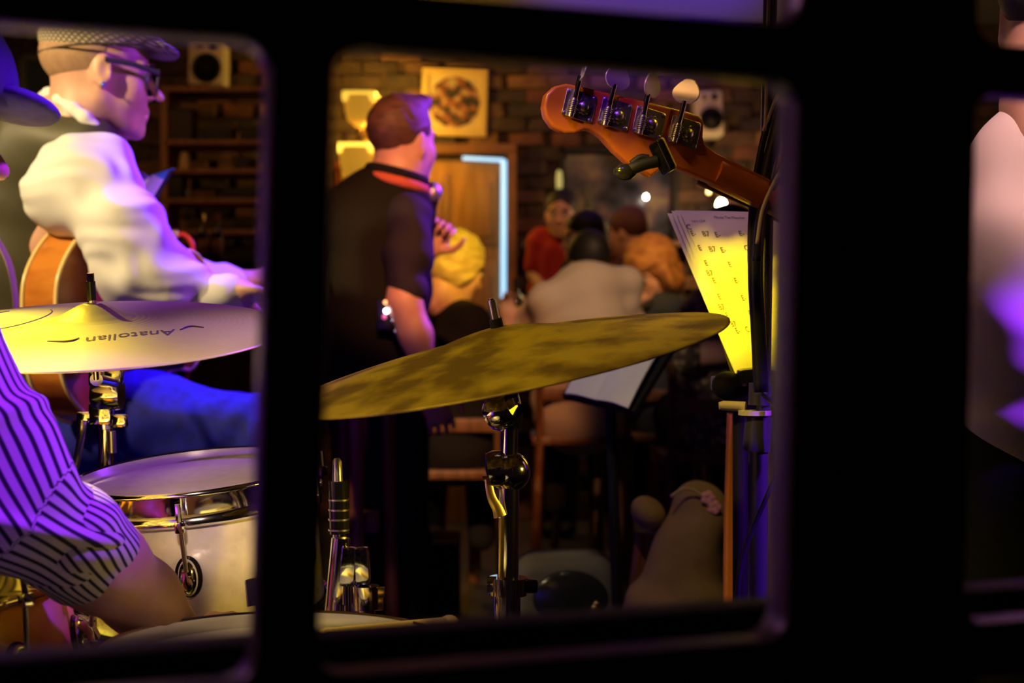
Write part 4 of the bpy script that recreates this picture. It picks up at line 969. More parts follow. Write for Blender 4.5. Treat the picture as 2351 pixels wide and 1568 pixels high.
# glasses
gl = MB()
M_fr = mat('glasses_frame', (.05, .04, .07), .25)
for y in (-1, 1):
    gl.tube([hM @ Vector(p) for p in ((.103, y * .062, .006), (.05, y * .079, .012), (-.006, y * .086, .012))], .0032, 8, flat=1.8)
    v, f = plate([rrect(-.028, .028, -.022, .02, .01), rrect(-.023, .023, -.018, .0155, .008)], .004, .001)
    T = hM @ Matrix.Translation((.106, y * .034, -.004)) @ Matrix.Rotation(R(y * 10), 4, 'Z') @ Matrix(((0, 0, 1, 0), (1, 0, 0, 0), (0, 1, 0, 0), (0, 0, 0, 1)))
    gl.add([T @ p for p in v], f)
gl.tube([hM @ Vector((.108, -.01, .004)), hM @ Vector((.108, .01, .004))], .003, 8)
g_ = gl.build('glasses', M_fr, G, 40); g_['label'] = 'thick dark-framed glasses'
for y in (-1, 1):
    T = hM @ Matrix.Translation((.106, y * .034, -.004)) @ Matrix.Rotation(R(y * 10), 4, 'Z') @ Matrix(((0, 0, 1, 0), (1, 0, 0, 0), (0, 1, 0, 0), (0, 0, 0, 1)))
    v, f = plate([rrect(-.024, .024, -.019, .016, .008)], .0012, .0003, 0)
    obj('lens', [T @ p for p in v], f, mat('tinted_lens', (.25, .3, .5), .05, trans=.7), g_, False)
eyes(hM, G)
MB().sphere(hM @ Vector((-.006, -.092, -.038)), .005, 8).build('earring', mat('blue_stud', (.2, .4, .9), .15, .8), G, True)
# collar
S = SDF(.012)
S.chain([at(100, 222, 3.1), at(112, 216, 3.02), at(138, 230, 2.95), at(168, 250, 2.92), at(195, 270, 2.91), at(216, 292, 2.92), at(233, 318, 2.94)], [.014, .0135, .0135, .013, .013, .013, .011])
S.build('collar', M_white_shirt, G, h=.005)
# shirt sleeves and trunk
S = SDF(.035)
S.ell(at(152, 440, 2.88), (.09, .09, .088), rot=(0, 0, 0), k=.03).ell(at(215, 412, 2.88), (.08, .09, .068), k=.03)
S.chain([at(210, 400, 2.9), at(285, 540, 2.84), at(330, 610, 2.84)], [.088, .082, .075]); S.chain([at(330, 610, 2.84), at(400, 650, 2.85), at(462, 678, 2.86)], [.072, .058, .044])
S.chain([at(255, 620, 2.84), at(290, 690, 2.86)], [.035, .03])
S.chain([at(190, 420, 3.28), at(400, 650, 3.40), at(540, 655, 3.44)], [.08, .065, .045])
S.build('shirt', M_white_shirt, G, h=.006, disp=lambda P: folds(.006, 30, (.75, .1, 1), 1.)(P) + folds(.0035, 75, (.9, .3, .8), 4.)(P) - .009 * np.exp(-((P @ np.array([.62, .1, .77]) - .28) / .012) ** 2))
S = SDF(.01); S.cap(at(470, 680, 2.86), .04, at(523, 672, 2.86), .04).build('cuff', M_white_shirt, G, h=.005, disp=folds(.002, 80))
S = SDF(.05)
S.chain([at(150, 300, 3.1), at(60, 430, 3.1), at(40, 600, 3.12), at(60, 800, 3.14), at(110, 960, 3.16)], [.085, .17, .18, .165, .16])
S.cap(at(70, 345, 3.0), .1, at(205, 338, 2.95), .066, k=.03).cap(at(205, 330, 2.96), .04, at(248, 365, 2.93), .035, k=.02)
S.build('vest', M_vest, G, h=.007, disp=folds(.004, 26, (1, .2, .5), 2.))
S = SDF(.04); S.chain([at(150, 985, 3.12), at(330, 955, 3.02), at(620, 1005, 2.98), at(660, 1450, 3.0), at(660, 1850, 3.0)], [.13, .095, .08, .06, .05])
S.chain([at(150, 985, 3.24), at(360, 965, 3.35), at(620, 1000, 3.42), at(660, 1450, 3.42), at(660, 1760, 3.42)], [.13, .095, .08, .06, .05])
S.build('jeans', M_jeans, G, h=.007, disp=folds(.006, 40, (.5, .3, -1), 3.))
for Y_, in ((3.0,), (3.42,)):
    x = at(660, 0, Y_).x; S = SDF(.02); S.ell((x + .06, Y_, .045), (.14, .05, .045)).plane((0, 0, .004), (0, 0, -1)).build('shoe', M_black, G, h=.007)
st = thing('bar_stool', (at(140, 0, 3.2).x, 3.2, 0), 'tall stool carrying the seated guitarist', 'stool')
sx = at(140, 0, 3.2).x
MB().lathe([(0, .67), (.17, .67), (.18, .69), (.17, .715), (0, .72)], 32, Matrix.Translation((sx, 3.2, 0))).build('seat', M_wood, st)
for a in (45, 135, 225, 315): MB().tube([(sx + .12 * math.cos(R(a)), 3.2 + .12 * math.sin(R(a)), .68), (sx + .2 * math.cos(R(a)), 3.2 + .2 * math.sin(R(a)), 0)], .016, 10).build('leg', M_wood, st)

# --- archtop guitar
gN = Vector((math.cos(R(18)), -math.sin(R(18)), .0)).normalized(); gA = Vector((math.sin(R(18)), math.cos(R(18)), .1)).normalized()
GM = frame(at(228, 742, 3.0), gN, gA)      # z = front normal, x = towards the neck
go = [(-.205, 0), (-.185, .11), (-.1, .19), (0, .205), (.1, .175), (.17, .13), (.24, .125), (.31, .14), (.37, .11), (.4, .04), (.4, -.03), (.36, -.08), (.3, -.13), (.24, -.125), (.17, -.13), (.1, -.175), (0, -.205), (-.1, -.19), (-.185, -.11)]
gs = [tuple(p.xy) for p in bez([Vector((*q, 0)) for q in go + go[:1]], 120)][:-1]
gt = thing('archtop_guitar', GM.translation, 'amber archtop guitar with cream binding on the seated guitarist\'s lap', 'guitar')
M_amber = mat('amber_lacquer', (.55, .2, .03), .12, c2=(.3, .07, .012), scale=7, stretch=(1, 1, 3), contrast=(.4, .7))
v, f = plate([gs], .078, .001, 0); gb = obj('body', [GM @ p for p in v], f, M_amber, gt, 30)
n = len(gs)
def lid(zs, dome, m, nm):
    vs = []; fs = []
    for j in range(6):
        t = 1 - j / 6
        for x, y in gs: vs.append(GM @ Vector((.08 + (x - .08) * t, y * t, zs + dome * (1 - t * t))))
    for j in range(5):
        for i in range(n): a, b = j * n + i, j * n + (i + 1) % n; fs.append((a, b, b + n, a + n))
    fs.append(tuple(5 * n + i for i in range(n))); return obj(nm, vs, fs, m, gt, True)
lid(.0395, .014, mat('sunburst_top', (.5, .22, .06), .12, c2=(.3, .08, .02), scale=5), 'top'); lid(-.0395, -.014, M_amber, 'back')
M_bind = mat('cream_binding', (.85, .62, .25), .25)
for z in (.039, -.039): MB().tube([GM @ Vector((x, y, z)) for x, y in gs + gs[:1]], .0045, 8).build('binding', M_bind, gt, True)
MB().box((.12, -.085, .062), (.2, .07, .004), bev=.001).xf(GM).build('pickguard', M_blackgloss, gt)
MB().box((.2, 0, .056), (.04, .07, .02), bev=.004).xf(GM).box((.08, 0, .058), (.04, .07, .02), bev=.004, M=GM).build('pickup', M_chrome, gt)
MB().box((.0, 0, .062), (.012, .12, .022), bev=.003).xf(GM).build('bridge', M_blackgloss, gt)
MB().box((-.1, 0, .052), (.18, .05, .005), bev=.002).xf(GM).build('tailpiece', M_brass, gt)
for x, y in ((-.05, -.13), (-.09, -.105), (0., -.15)):
    MB().lathe([(.012, 0), (.0125, .004), (.01, .014), (0, .015)], 18, GM @ Matrix.Translation((x, y, .047))).build('knob', mat('amber_knob', (.85, .45, .06), .2), gt)
for y in (-1, 1):
    MB().tube([GM @ Vector(p) for p in ((.09, y * .11, .054), (.06, y * .095, .0565), (.0, y * .11, .056), (-.03, y * .125, .052))], .005, 8, flat=.4).build('sound_hole', M_black, gt)
MB().tube([GM @ Vector((.38, 0, .045)), GM @ Vector((.82, 0, .045))], [.03, .024], 18).build('neck', M_maple, gt)
MB().box((.9, 0, .04), (.18, .09, .016), bev=.004).xf(GM).build('headstock', M_blackgloss, gt)
for i in range(6): MB().tube([GM @ Vector((-.03, -.02 + .008 * i, .074)), GM @ Vector((.85, -.018 + .007 * i, .07))], .0007, 5).build('string', M_satin, gt)
st = MB().tube(bez([at(-30, 520, 2.6), at(2, 565, 2.6), at(25, 620, 2.6), at(36, 700, 2.62), at(30, 800, 2.66)], 30), .017, 12, flat=.15).build('strap', mat('tan_strap', (.42, .32, .2), .7), None, True)
tag(st, 'curved tan strap hanging at the far left above the cymbal', 'strap')

# --- music stand with tablet near the guitarist, microphone boom, red cable
tb = thing('lyric_stand', at(345, 430, 3.35), 'white folded sheets and a tablet on a stand beyond the guitarist\'s arm', 'music stand')
quad_sheet('white_sheet', (at(252, 348, 3.4), at(344, 405, 3.3), at(312, 480, 3.25), at(262, 440, 3.3)), .003, M_paper, tb)
quad_sheet('tablet', (at(350, 400, 3.3), at(374, 412, 3.25), at(328, 492, 3.2), at(308, 470, 3.25)), .012, mat('tablet_edge', (.55, .5, .6), .3), tb)
quad_sheet('cover', (at(345, 402, 3.32), at(399, 386, 3.3), at(378, 415, 3.26), at(362, 412, 3.28)), .004, mat('teal_cover', (.06, .22, .3), .4), tb)
quad_sheet('case_edge', (at(388, 392, 3.24), at(399, 388, 3.24), at(336, 492, 3.18), at(328, 492, 3.18)), .004, M_black, tb)
MB().tube([at(345, 440, 3.4), (at(350, 0, 3.5).x, 3.5, 0)], .012, 12).build('post', M_black, tb)
bm_ = thing('microphone_boom', (at(395, 0, 3.6).x, 3.6, 0), 'pale horizontal boom rod with clamp above the guitarist\'s cuff', 'stand')
MB().tube([at(310, 531, 3.5), at(403, 538, 3.5)], [.008, .009], 12).build('rod', mat('beige_rod', (.6, .5, .32), .35), bm_)
MB().sphere(at(403, 538, 3.5), .011, 8).build('end_cap', mat('beige_cap', (.7, .6, .3), .4), bm_, True)
v, f = plate([[(at(x, y, 3.45).x, at(x, y, 3.45).z) for x, y in ((356, 543), (377, 545), (370, 560), (359, 566))]], .01, .001)
obj('pick', [Vector((p.x, 3.45 + p.z, p.y)) for p in v], f, mat('teal_pick', (.12, .5, .6), .3), bm_, 40)
for px, py, r in ((417, 610, .016), (432, 620, .013), (446, 634, .012), (408, 622, .01)): MB().sphere(at(px, py, 3.5), r, 8, (1, 1, .9)).build('clamp_knob', M_satin, bm_, True)
MB().box(at(428, 616, 3.5), (.04, .02, .03), (0, .4, 0), .006).build('clamp', M_chrome, bm_)
MB().tube([at(425, 620, 3.52), (at(400, 0, 3.6).x, 3.6, 0)], .01, 12).build('post', M_black, bm_)
o = cable([at(404, 538, 3.5), at(424, 540, 3.5), at(439, 556, 3.5), at(442, 580, 3.5), at(431, 612, 3.5), at(434, 700, 3.55), at(436, 830, 3.55), at(424, 885, 3.5), at(400, 1000, 3.5), at(380, 1300, 3.5)], .0065, 'bright red-orange cable curving down beside the guitarist\'s cuff', mat('red_cable', (.85, .09, .02), .4, spec=.3), 'cable', None)
if 'group' in o: del o['group']

# --- drummer
def stripe_fn(N, L, b, tc):
    a = N.new('ShaderNodeAttribute'); a.attribute_name = 'st'
    m = N.new('ShaderNodeMath'); m.operation = 'FRACT'; L.new(a.outputs['Fac'], m.inputs[0])
    r = N.new('ShaderNodeValToRGB'); e = r.color_ramp.elements
    e[0].position = .3; e[0].color = (.02, .014, .035, 1); e[1].position = .38; e[1].color = (.66, .6, .62, 1)
    k = e.new(.93); k.color = (.66, .6, .62, 1); k = e.new(1.0); k.color = (.02, .014, .035, 1)
    L.new(m.outputs[0], r.inputs[0]); L.new(r.outputs[0], b.inputs['Base Color'])
M_stripe = mat('striped_shirt', (.5, .5, .6), .85, fn=stripe_fn)
D = person(-200, 1.3, 'drummer in a blue flat cap and striped shirt reaching down to the drums', None)
dM = yawm(at(-286, 276, 1.36), 30, 5, 0, 1.0)
dsh, del_, dwr = at(-262, 640, 1.32), at(5, 1160, 1.36), at(440, 1500, 1.565)
dcf = at(228, 1295, 1.44)
S = SDF(.02); head(S, dM)
S.use(Matrix()); S.cap(at(-255, 440, 1.32), .058, at(-330, 560, 1.28), .07, k=.03)
S.chain([at(-480, 700, 1.25), at(-520, 1000, 1.22), at(-520, 1400, 1.2)], [.13, .13, .14])
S.chain([dsh, del_], [.05, .042]); S.chain([del_, dcf, at(325, 1372, 1.5), dwr], [.044, .0455, .038, .026], k=.02)
hand(S, frame(dwr, (.2, -.5, .9), (dwr - dcf).normalized()), 40, 2)
l2 = (at(-720, 620, 1.18), at(-760, 1150, 1.25), at(-420, 1330, 1.5)); S.use(Matrix()).chain(l2, [.05, .045, .03], k=.02); hand(S, frame(l2[2], (0, 0, 1), (1, .5, -.2)), 50, 2)
S.build('body', M_skin, D, h=.0045)
S = SDF(.03); S.chain([(-.72, 1.22, .60), (-.55, 1.45, .56), (-.5, 1.5, .05)], [.1, .08, .055]); S.chain([(-.82, 1.25, .60), (-.85, 1.6, .56), (-.85, 1.62, .05)], [.1, .08, .055]); S.build('trousers', M_blackcloth, D, h=.009)
for x, y in ((-.5, 1.54), (-.85, 1.66)): SDF(.02).ell((x, y, .04), (.05, .13, .042)).plane((0, 0, .003), (0, 0, -1)).build('shoe', M_black, D, h=.008)
M_bluecap = mat('blue_felt', (.1, .09, .3), .95, c2=(.07, .06, .22), scale=40, bump=.5, bscale=500)
S = SDF(.02); S.use(dM); S.ell((.0, 0, .062), (.118, .094, .078)).ell((.06, 0, .07), (.078, .085, .042), rot=(0, 38, 0)).plane((0, 0, .024), (.0, 0, -1)); S.build('flat_cap', M_bluecap, D, h=.004)
S = SDF(.02); S.use(dM); S.ell((.122, 0, .036), (.048, .07, .013), rot=(0, 10, 0)).cap((.085, 0, .05), .026, k=.03).cap((.06, 0, .07), .04, k=.04); S.build('cap_peak', M_bluecap, D, h=.004)
eyes(dM, D)
def axis_stripes(chain, period, ph=0., tw=0.):
    pts = [np.array(p) for p in chain]
    def fn(V):
        best = np.full(len(V), 1e9); out = np.zeros(len(V))
        for a, b in zip(pts[:-1], pts[1:]):
            ab = b - a; t = np.clip((V - a) @ ab / (ab @ ab), 0, 1); q = V - a - t[:, None] * ab; d = np.linalg.norm(q, axis=1)
            ax = ab / np.linalg.norm(ab); e1 = np.cross(ax, [0, 1, 0]); e1 /= np.linalg.norm(e1); e2 = np.cross(ax, e1)
            ang = np.arctan2(q @ e1, q @ e2 * 1.0)     # seam on the far side
            w = ang * .055 / period + ph + tw * t
            m = d < best; out[m] = w[m]; best[m] = d[m]
        return out + .12 * np.sin(V[:, 2] * 60) + .1 * np.sin(V[:, 0] * 90 + 1)
    return fn
S = SDF(.022)
S.chain([dsh, del_], [.076, .062]); S.chain([del_, at(150, 1232, 1.40)], [.062, .054]); S.cap(dsh, .075, at(-420, 620, 1.26), .11, k=.05)
S.cap(at(60, 1010, 1.35), .03, at(95, 1090, 1.35), .028, k=.03)
S.chain([at(-480, 700, 1.25), at(-520, 1000, 1.22), at(-520, 1400, 1.2)], [.15, .155, .16]).cap(at(-420, 620, 1.26), .11, l2[0], .085).chain([l2[0], (l2[0] + l2[1]) / 2, l2[1]], [.08, .07, .06])
S.build('shirt', M_stripe, D, h=.0042, disp=lambda P: folds(.0035, 60, (1, 0, -.8), .5)(P) - .008 * np.exp(-((P[:, 2] * .9 + P[:, 0] * .35 - .59) / .007) ** 2) - .006 * np.exp(-((P[:, 2] * .8 - P[:, 0] * .5 - .98) / .008) ** 2), attr={'st': axis_stripes([dsh, del_, dcf], .0095)})
cax = (dcf - at(110, 1205, 1.39)).normalized()
S = SDF(.01); ca = at(150, 1228, 1.40)
S.chain([ca, dcf - cax * .004], [.056, .0505]).cap(dcf + cax * .03, .05, dcf + cax * .032, .05, k=.001, sub=False) if False else S.chain([ca, dcf - cax * .02], [.057, .053])
S.plane(dcf, cax, k=.006)
S.build('rolled_cuff', M_stripe, D, h=.004, disp=folds(.003, 60, (1, 0, .4), 4.), attr={'st': axis_stripes([at(60, 1180, 1.37), dcf], .0088, .3, 2.)})
ds = thing('drum_stool', (-.78, 1.22, 0), 'round black stool under the drummer', 'stool')
MB().lathe([(0, .4), (.17, .4), (.18, .44), (.17, .5), (0, .51)], 32, Matrix.Translation((-.78, 1.18, 0))).build('seat', M_black, ds)
MB().tube([(-.78, 1.18, .41), (-.78, 1.18, .1)], .02).build('post', M_chrome, ds)
for a in (30, 150, 270): MB().tube([(-.78, 1.18, .25), (-.78 + .22 * math.cos(R(a)), 1.18 + .22 * math.sin(R(a)), .012)], .01).build('leg', M_chrome, ds)

# --- singer
Sg = person(880, 4.0, 'singer in black vest and rolled sleeves seen from behind, holding a microphone', None)
sM = yawm(at(925, 325, 4.0), 52, -4, 4, .99)
S = SDF(.02); head(S, sM); S.use(Matrix()).cap(at(925, 350, 4.0), .062, at(905, 440, 3.98), .075, k=.03)
S.chain([at(880, 480, 4.02), at(870, 650, 4.03), at(870, 850, 4.03)], [.13, .125, .12])
s_sh, s_el, s_wr = at(938, 498, 3.92), at(928, 690, 3.86), at(985, 895, 3.86)
S.chain([s_sh, s_el, at(955, 770, 3.86), s_wr], [.05, .046, .045, .028], k=.02); hand(S, frame(s_wr, (.2, -1, .1), (.35, .1, -1)), 28, 3)
mL = (at(780, 480, 4.1), at(840, 660, 4.3), at(985, 575, 4.3)); S.use(Matrix()).chain(mL, [.05, .042, .03], k=.02); hand(S, frame(mL[2], (.1, 1, .2), (.55, -.1, .8)), 55, 1)
S.build('body', M_skin, Sg, h=.007)
S = SDF(.012); S.use(sM); S.ell((-.018, 0, .04), (.104, .082, .094)).ell((.03, 0, .1), (.065, .05, .035)).ell((.075, 0, .118), (.03, .035, .02)).plane((.0, 0, -.035), (.35, 0, -1)).plane((.045, 0, -.02), (1, 0, -.75), k=.01)
S.build('hair', mat('brown_hair', (.07, .03, .02), .6, c2=(.14, .06, .035), scale=30, stretch=(1, 1, 3), bump=.4, bscale=200), Sg, h=.005, disp=folds(.002, 150, (.3, .2, 1)))
eyes(sM, Sg)
def neck_ring(c, rx, ry, z0, rr, name, m):
    P = [c + Vector((-rx * math.cos(R(a)), -ry * math.sin(R(a)) + .01, z0 + .02 * math.cos(R(a)))) for a in range(0, 181, 15)]
    S = SDF(.015); S.chain(P, [rr] * len(P)); S.build(name, m, Sg, h=.006)
neck_ring(at(912, 392, 3.99), .078, .08, -.012, .013, 'black_collar', M_blackcloth)
neck_ring(at(909, 406, 3.99), .084, .088, -.018, .0125, 'coral_neckband', mat('coral_cloth', (.6, .12, .06), .8))
S = SDF(.05); S.chain([at(800, 480, 4.05), at(880, 455, 4.0), at(935, 485, 3.97)], [.07, .085, .06]); S.chain([at(870, 520, 4.03), at(868, 650, 4.04), at(860, 830, 4.04)], [.155, .14, .145])
S.build('vest', mat('black_satin', (.014, .012, .008), .9, spec=.1, bump=.3, bscale=60), Sg, h=.008, disp=folds(.005, 24, (.4, 0, 1)))
M_dsh = mat('dark_shirt', (.022, .015, .025), .8, spec=.3)
S = SDF(.03); S.chain([s_sh, at(938, 590, 3.89), at(930, 670, 3.87)], [.067, .062, .052]); S.chain([mL[0], (mL[0] + mL[1]) / 2, mL[1]], [.07, .065, .055])
S.build('shirt', M_dsh, Sg, h=.007, disp=folds(.005, 45, (.3, .2, 1), 2.))
S = SDF(.01); S.cap(at(937, 665, 3.87), .057, at(934, 683, 3.87), .055).plane(at(934, 686, 3.87), (0, 0, -1)).build('rolled_cuff', M_dsh, Sg, h=.006)
M_tr = mat('dark_trousers', (.015, .013, .02), .8)
S = SDF(.04); S.chain([at(855, 850, 4.05), at(835, 930, 4.03), at(835, 1260, 4.02), at(835, 1560, 4.05)], [.15, .1, .075, .06]); S.chain([at(880, 870, 4.05), at(905, 950, 4.05), at(925, 1260, 4.08), at(925, 1555, 4.1)], [.13, .1, .075, .06]); S.build('trousers', M_tr, Sg, h=.009)
for px in (838, 930): x = at(px, 0, 4.05).x; SDF(.02).ell((x + .03, 4.1, .045), (.06, .13, .045)).plane((0, 0, .003), (0, 0, -1)).build('shoe', M_black, Sg, h=.009)
wp = thing('belt_pack', at(888, 720, 3.86), 'small wireless pack with tiny lights on the singer\'s belt', 'transmitter')
MB().box(at(890, 722, 3.87), (.055, .03, .085), bev=.006).build('case', M_blackgloss, wp)
MB().sphere(at(887, 714, 3.845), .0065, 8).build('white_led', mat('led_white', (1, .9, 1), .4, emit=(1, .85, 1), estr=14), wp, True)
MB().sphere(at(885, 694, 3.845), .0055, 8).build('orange_led', mat('led_orange', (1, .4, .15), .4, emit=(1, .33, .12), estr=3.5), wp, True)
MB().sphere(at(882, 728, 3.845), .006, 8).build('pink_led', mat('led_pink', (1, .2, .6), .4, emit=(.8, .1, .4), estr=.8), wp, True)
for px, py in ((908, 762), (915, 775), (902, 738)): MB().sphere(at(px, py, 3.86), .007, 8).build('metal_stud', M_chrome, wp, True)
mc = thing('microphone', at(992, 520, 4.22), 'silver handheld microphone held up by the singer', 'microphone')
MB().sphere(at(993, 442, 4.2), .027, 12, (1, 1, 1.12)).build('grille', mat('mic_mesh', (.55, .5, .55), .4, .8, bump=.8, bscale=300), mc, True)
MB().tube([at(993, 456, 4.2), at(990, 475, 4.21), at(984, 585, 4.27)], [.02, .017, .012], 16).build('handle', M_black, mc)

# --- audience
def sitter(px, Y, hy, yaw, pitch, hs, label, top, hairc, hairs, torso, skinm=M_skin, rs=None, h=.009, arms=(), seat=True, hdisp=None, low=.46, fld=.006, topname='jacket', sh=.13):
    P_ = person(px, Y, label, None); m = yawm(at(*hy, Y), yaw, pitch, 0, hs)
    S = SDF(.02); head(S, m); S.use(Matrix()); S.cap(m @ Vector((-.03, 0, -.1)), .055, torso[0], .07, k=.03); S.chain(torso, [r * .8 for r in rs])
    for ch, rr, hd in arms:
        S.chain(ch, rr, k=.02)
        if hd: hand(S, frame(ch[-1], hd[0], hd[1]), 40, 2); S.use(Matrix())
    if seat:
        b = torso[-1]
        for s in (-1, 1): S.chain([b + Vector((s * .08, 0, -.02)), b + Vector((s * .1, .3, 0)), b + Vector((s * .1, .32, -.42))], [.08, .06, .045])
    S.build('body', skinm, P_, h=h)
    S = SDF(.015); S.use(m); hairs(S); S.build('hair', hairc, P_, h=h * .8, disp=hdisp); eyes(m, P_)
    S = SDF(.06); S.chain(torso, rs); sv = Matrix.Rotation(R(yaw), 3, 'Z') @ Vector((0, sh, -.03)); S.cap(torso[0] + sv, .075, torso[0] - sv, .075)
    for ch, rr, hd in arms: S.chain(ch[:2], [rr[0] + .03, rr[1] + .025], k=.03)
    S.build(topname, top, P_, h=h, disp=folds(fld, 30, (.3, 0, 1), px))
    b = torso[-1]
    if seat:
        S = SDF(.03)
        for s in (-1, 1): S.chain([b + Vector((s * .08, 0, -.02)), b + Vector((s * .1, .3, 0)), b + Vector((s * .1, .32, -.42))], [.1, .08, .055])
        S.build('trousers', M_blackcloth, P_, h=h * 1.2)
        c = thing('chair', (b.x, b.y, 0), 'wooden chair under the ' + {1050: 'blonde listener in black', 1345: 'man in white shirt', 1495: 'orange-haired woman', 1620: 'person in patterned clothing'}.get(px, 'listener'), 'chair')
        zz = b.z - .13
        MB().box((b.x, b.y + .03, zz), (.4, .4, .035), bev=.01).build('seat', M_wood, c)
        for sx_ in (-.17, .17):
            for sy in (-.15, .19): MB().tube([(b.x + sx_, b.y + sy, zz), (b.x + sx_ * 1.1, b.y + sy * 1.1, 0)], .017, 8).build('leg', M_wood, c)
            MB().tube([(b.x + sx_, b.y - .16, zz), (b.x + sx_, b.y - .24, zz + .4)], .015, 8).build('back_post', M_wood, c)
        for q in (.18, .36): MB().box((b.x, b.y - .16 - .08 * q / .4 - .0, zz + q), (.34, .018, .05), bev=.006).build('back_rail', M_wood, c)
    return P_
def hair_short(S): S.ell((-.018, 0, .04), (.106, .086, .096)).plane((0, 0, -.05), (.3, 0, -1)).plane((.05, 0, 0), (1, 0, -.7), k=.01)
def hair_low(S): S.ell((-.018, 0, .03), (.106, .088, .1)).plane((0, 0, -.07), (.3, 0, -1)).plane((.05, 0, 0), (1, 0, -.7), k=.01)
def hair_bob(S): S.ell((-.02, 0, .035), (.112, .095, .102)).ell((-.03, 0, -.04), (.09, .095, .07)).ell((.03, .06, -.02), (.05, .03, .06)).ell((.03, -.06, -.02), (.05, .03, .06)).plane((.052, 0, 0), (1, 0, -.55), k=.012)
def hair_big(S): S.ell((-.03, 0, .04), (.122, .12, .11)).ell((-.04, 0, -.06), (.1, .12, .1)).ell((.02, .09, -.03), (.05, .04, .08)).ell((.02, -.09, -.03), (.05, .04, .08)).plane((.06, 0, -.02), (1, 0, -.45), k=.015)
def hair_bun(S): S.ell((-.02, 0, .04), (.106, .084, .093)).ell((-.1, 0, .05), (.04, .04, .04)).plane((0, 0, -.06), (.3, 0, -1)).plane((.045, 0, 0), (1, 0, -.75), k=.01)
M_blond = mat('blond_hair', (.72, .55, .22), .6, c2=(.5, .34, .1), scale=25, stretch=(1, 1, 2.5), bump=.6, bscale=120)
M_darkhair = mat('dark_hair', (.012, .009, .008), .6, bump=.4, bscale=150)
M_orhair = mat('copper_hair', (.6, .28, .08), .7, c2=(.35, .14, .04), scale=22, bump=.8, bscale=90)
M_purple = mat('plum_cloth', (.12, .04, .05), .8)
tA = [at(1040, 760, 5.3), at(1045, 860, 5.28), at(1040, 1000, 5.28)]
sitter(1050, 5.3, (1052, 612), 35, 22, 1.0, 'blonde listener in a black jacket, seated just right of the singer', M_blackcloth, M_blond, hair_bob, tA, rs=[.13, .18, .19],
       hdisp=folds(.004, 90, (.3, .5, 1)))
tB = [at(1345, 672, 5.6), at(1335, 780, 5.62), at(1335, 930, 5.66)]
sitter(1345, 5.7, (1352, 602), 110, 24, .98, 'dark-haired man in a white shirt leaning forward, seen from behind', mat('pale_shirt', (.66, .56, .47), .85), M_darkhair, hair_low, tB, rs=[.13, .2, .2],
       arms=[((at(1255, 705, 5.66), at(1185, 790, 5.7), at(1165, 735, 5.9)), (.045, .04, .03), ((0, 1, 0), (0, .4, 1))), ((at(1430, 705, 5.66), at(1470, 830, 5.8), at(1400, 800, 6.)), (.045, .04, .03), None)], topname='shirt', sh=.17)
tC = [at(1515, 720, 6.1), at(1520, 800, 6.15), at(1525, 930, 6.15)]
sitter(1495, 6.1, (1492, 622), 225, 32, .98, 'woman with big copper-blond hair and dark top, face bowed to the left', mat('navy_top', (.03, .04, .06), .8), M_orhair, hair_big, tC, rs=[.1, .17, .18], hdisp=folds(.008, 70, (.5, .5, 1)),
       arms=[((at(1440, 760, 6.1), at(1430, 800, 6.0), at(1455, 700, 5.95)), (.045, .04, .03), ((0, 1, 0), (0.2, 0, 1)))], topname='top')
def dots_fn(N, L, b, tc):
    v_ = N.new('ShaderNodeTexVoronoi'); v_.inputs['Scale'].default_value = 36; L.new(tc.outputs['Object'], v_.inputs['Vector'])
    r = N.new('ShaderNodeValToRGB'); e = r.color_ramp.elements; e[0].position = .25; e[0].color = (.5, .4, .24, 1); e[1].position = .5; e[1].color = (.09, .06, .05, 1)
    L.new(v_.outputs['Distance'], r.inputs[0]); L.new(r.outputs[0], b.inputs['Base Color'])
M_dots = mat('patterned_cloth', (.3, .2, .1), .8, fn=dots_fn)
tD = [at(1640, 730, 5.0), at(1640, 830, 5.0), at(1640, 960, 5.02)]
sitter(1620, 5.0, (1668, 560), 150, 20, 1.0, 'person in patterned clothing seated behind the sheet music, bare arm folded', M_dots, M_darkhair, hair_bob, tD, rs=[.12, .15, .17],
       arms=[((at(1600, 740, 4.9), at(1575, 812, 4.82), at(1665, 808, 4.78)), (.048, .048, .04), ((0, 0, 1), (1, 0, 0)))], topname='blouse')
# woman in red standing
wr = person(1285, 7.3, 'smiling woman in a red sweater standing by the wall, facing the stage'); m = yawm(at(1288, 492, 7.3), 262, 6, 0, 1.0)
S = SDF(.02); head(S, m); S.use(Matrix()); S.cap(at(1288, 510, 7.33), .05, at(1282, 560, 7.35), .06, k=.03); tt = [at(1278, 590, 7.36), at(1275, 680, 7.36), at(1280, 800, 7.36)]
S.chain(tt, [.11, .11, .11]); S.chain([at(1232, 560, 7.34), at(1228, 630, 7.32), at(1255, 680, 7.18)], [.045, .038, .028], k=.02); hand(S, frame(at(1255, 680, 7.18), (0, 0, 1), (.8, -.5, -.3)), 30, 2); S.use(Matrix())
S.chain([at(1328, 560, 7.34), at(1345, 640, 7.32), at(1300, 660, 7.18)], [.045, .038, .028], k=.02); hand(S, frame(at(1300, 660, 7.18), (0, 0, 1), (-.8, -.5, -.2)), 30, 2); S.build('body', M_skin, wr, h=.009)
S = SDF(.015); S.use(m); hair_bun(S); S.build('hair', M_darkhair, wr, h=.008); eyes(m, wr)
M_red = mat('red_wool', (.42, .02, .015), .85)
S = SDF(.05); S.cap(at(1242, 550, 7.36), .065, at(1318, 550, 7.36), .065); S.chain(tt, [.13, .135, .14]); S.chain([at(1238, 555, 7.34), at(1228, 612, 7.33)], [.065, .055], k=.02); S.chain([at(1322, 555, 7.34), at(1342, 620, 7.33)], [.065, .055], k=.02)
S.build('sweater', M_red, wr, h=.009, disp=folds(.004, 40))
S = SDF(.03); 
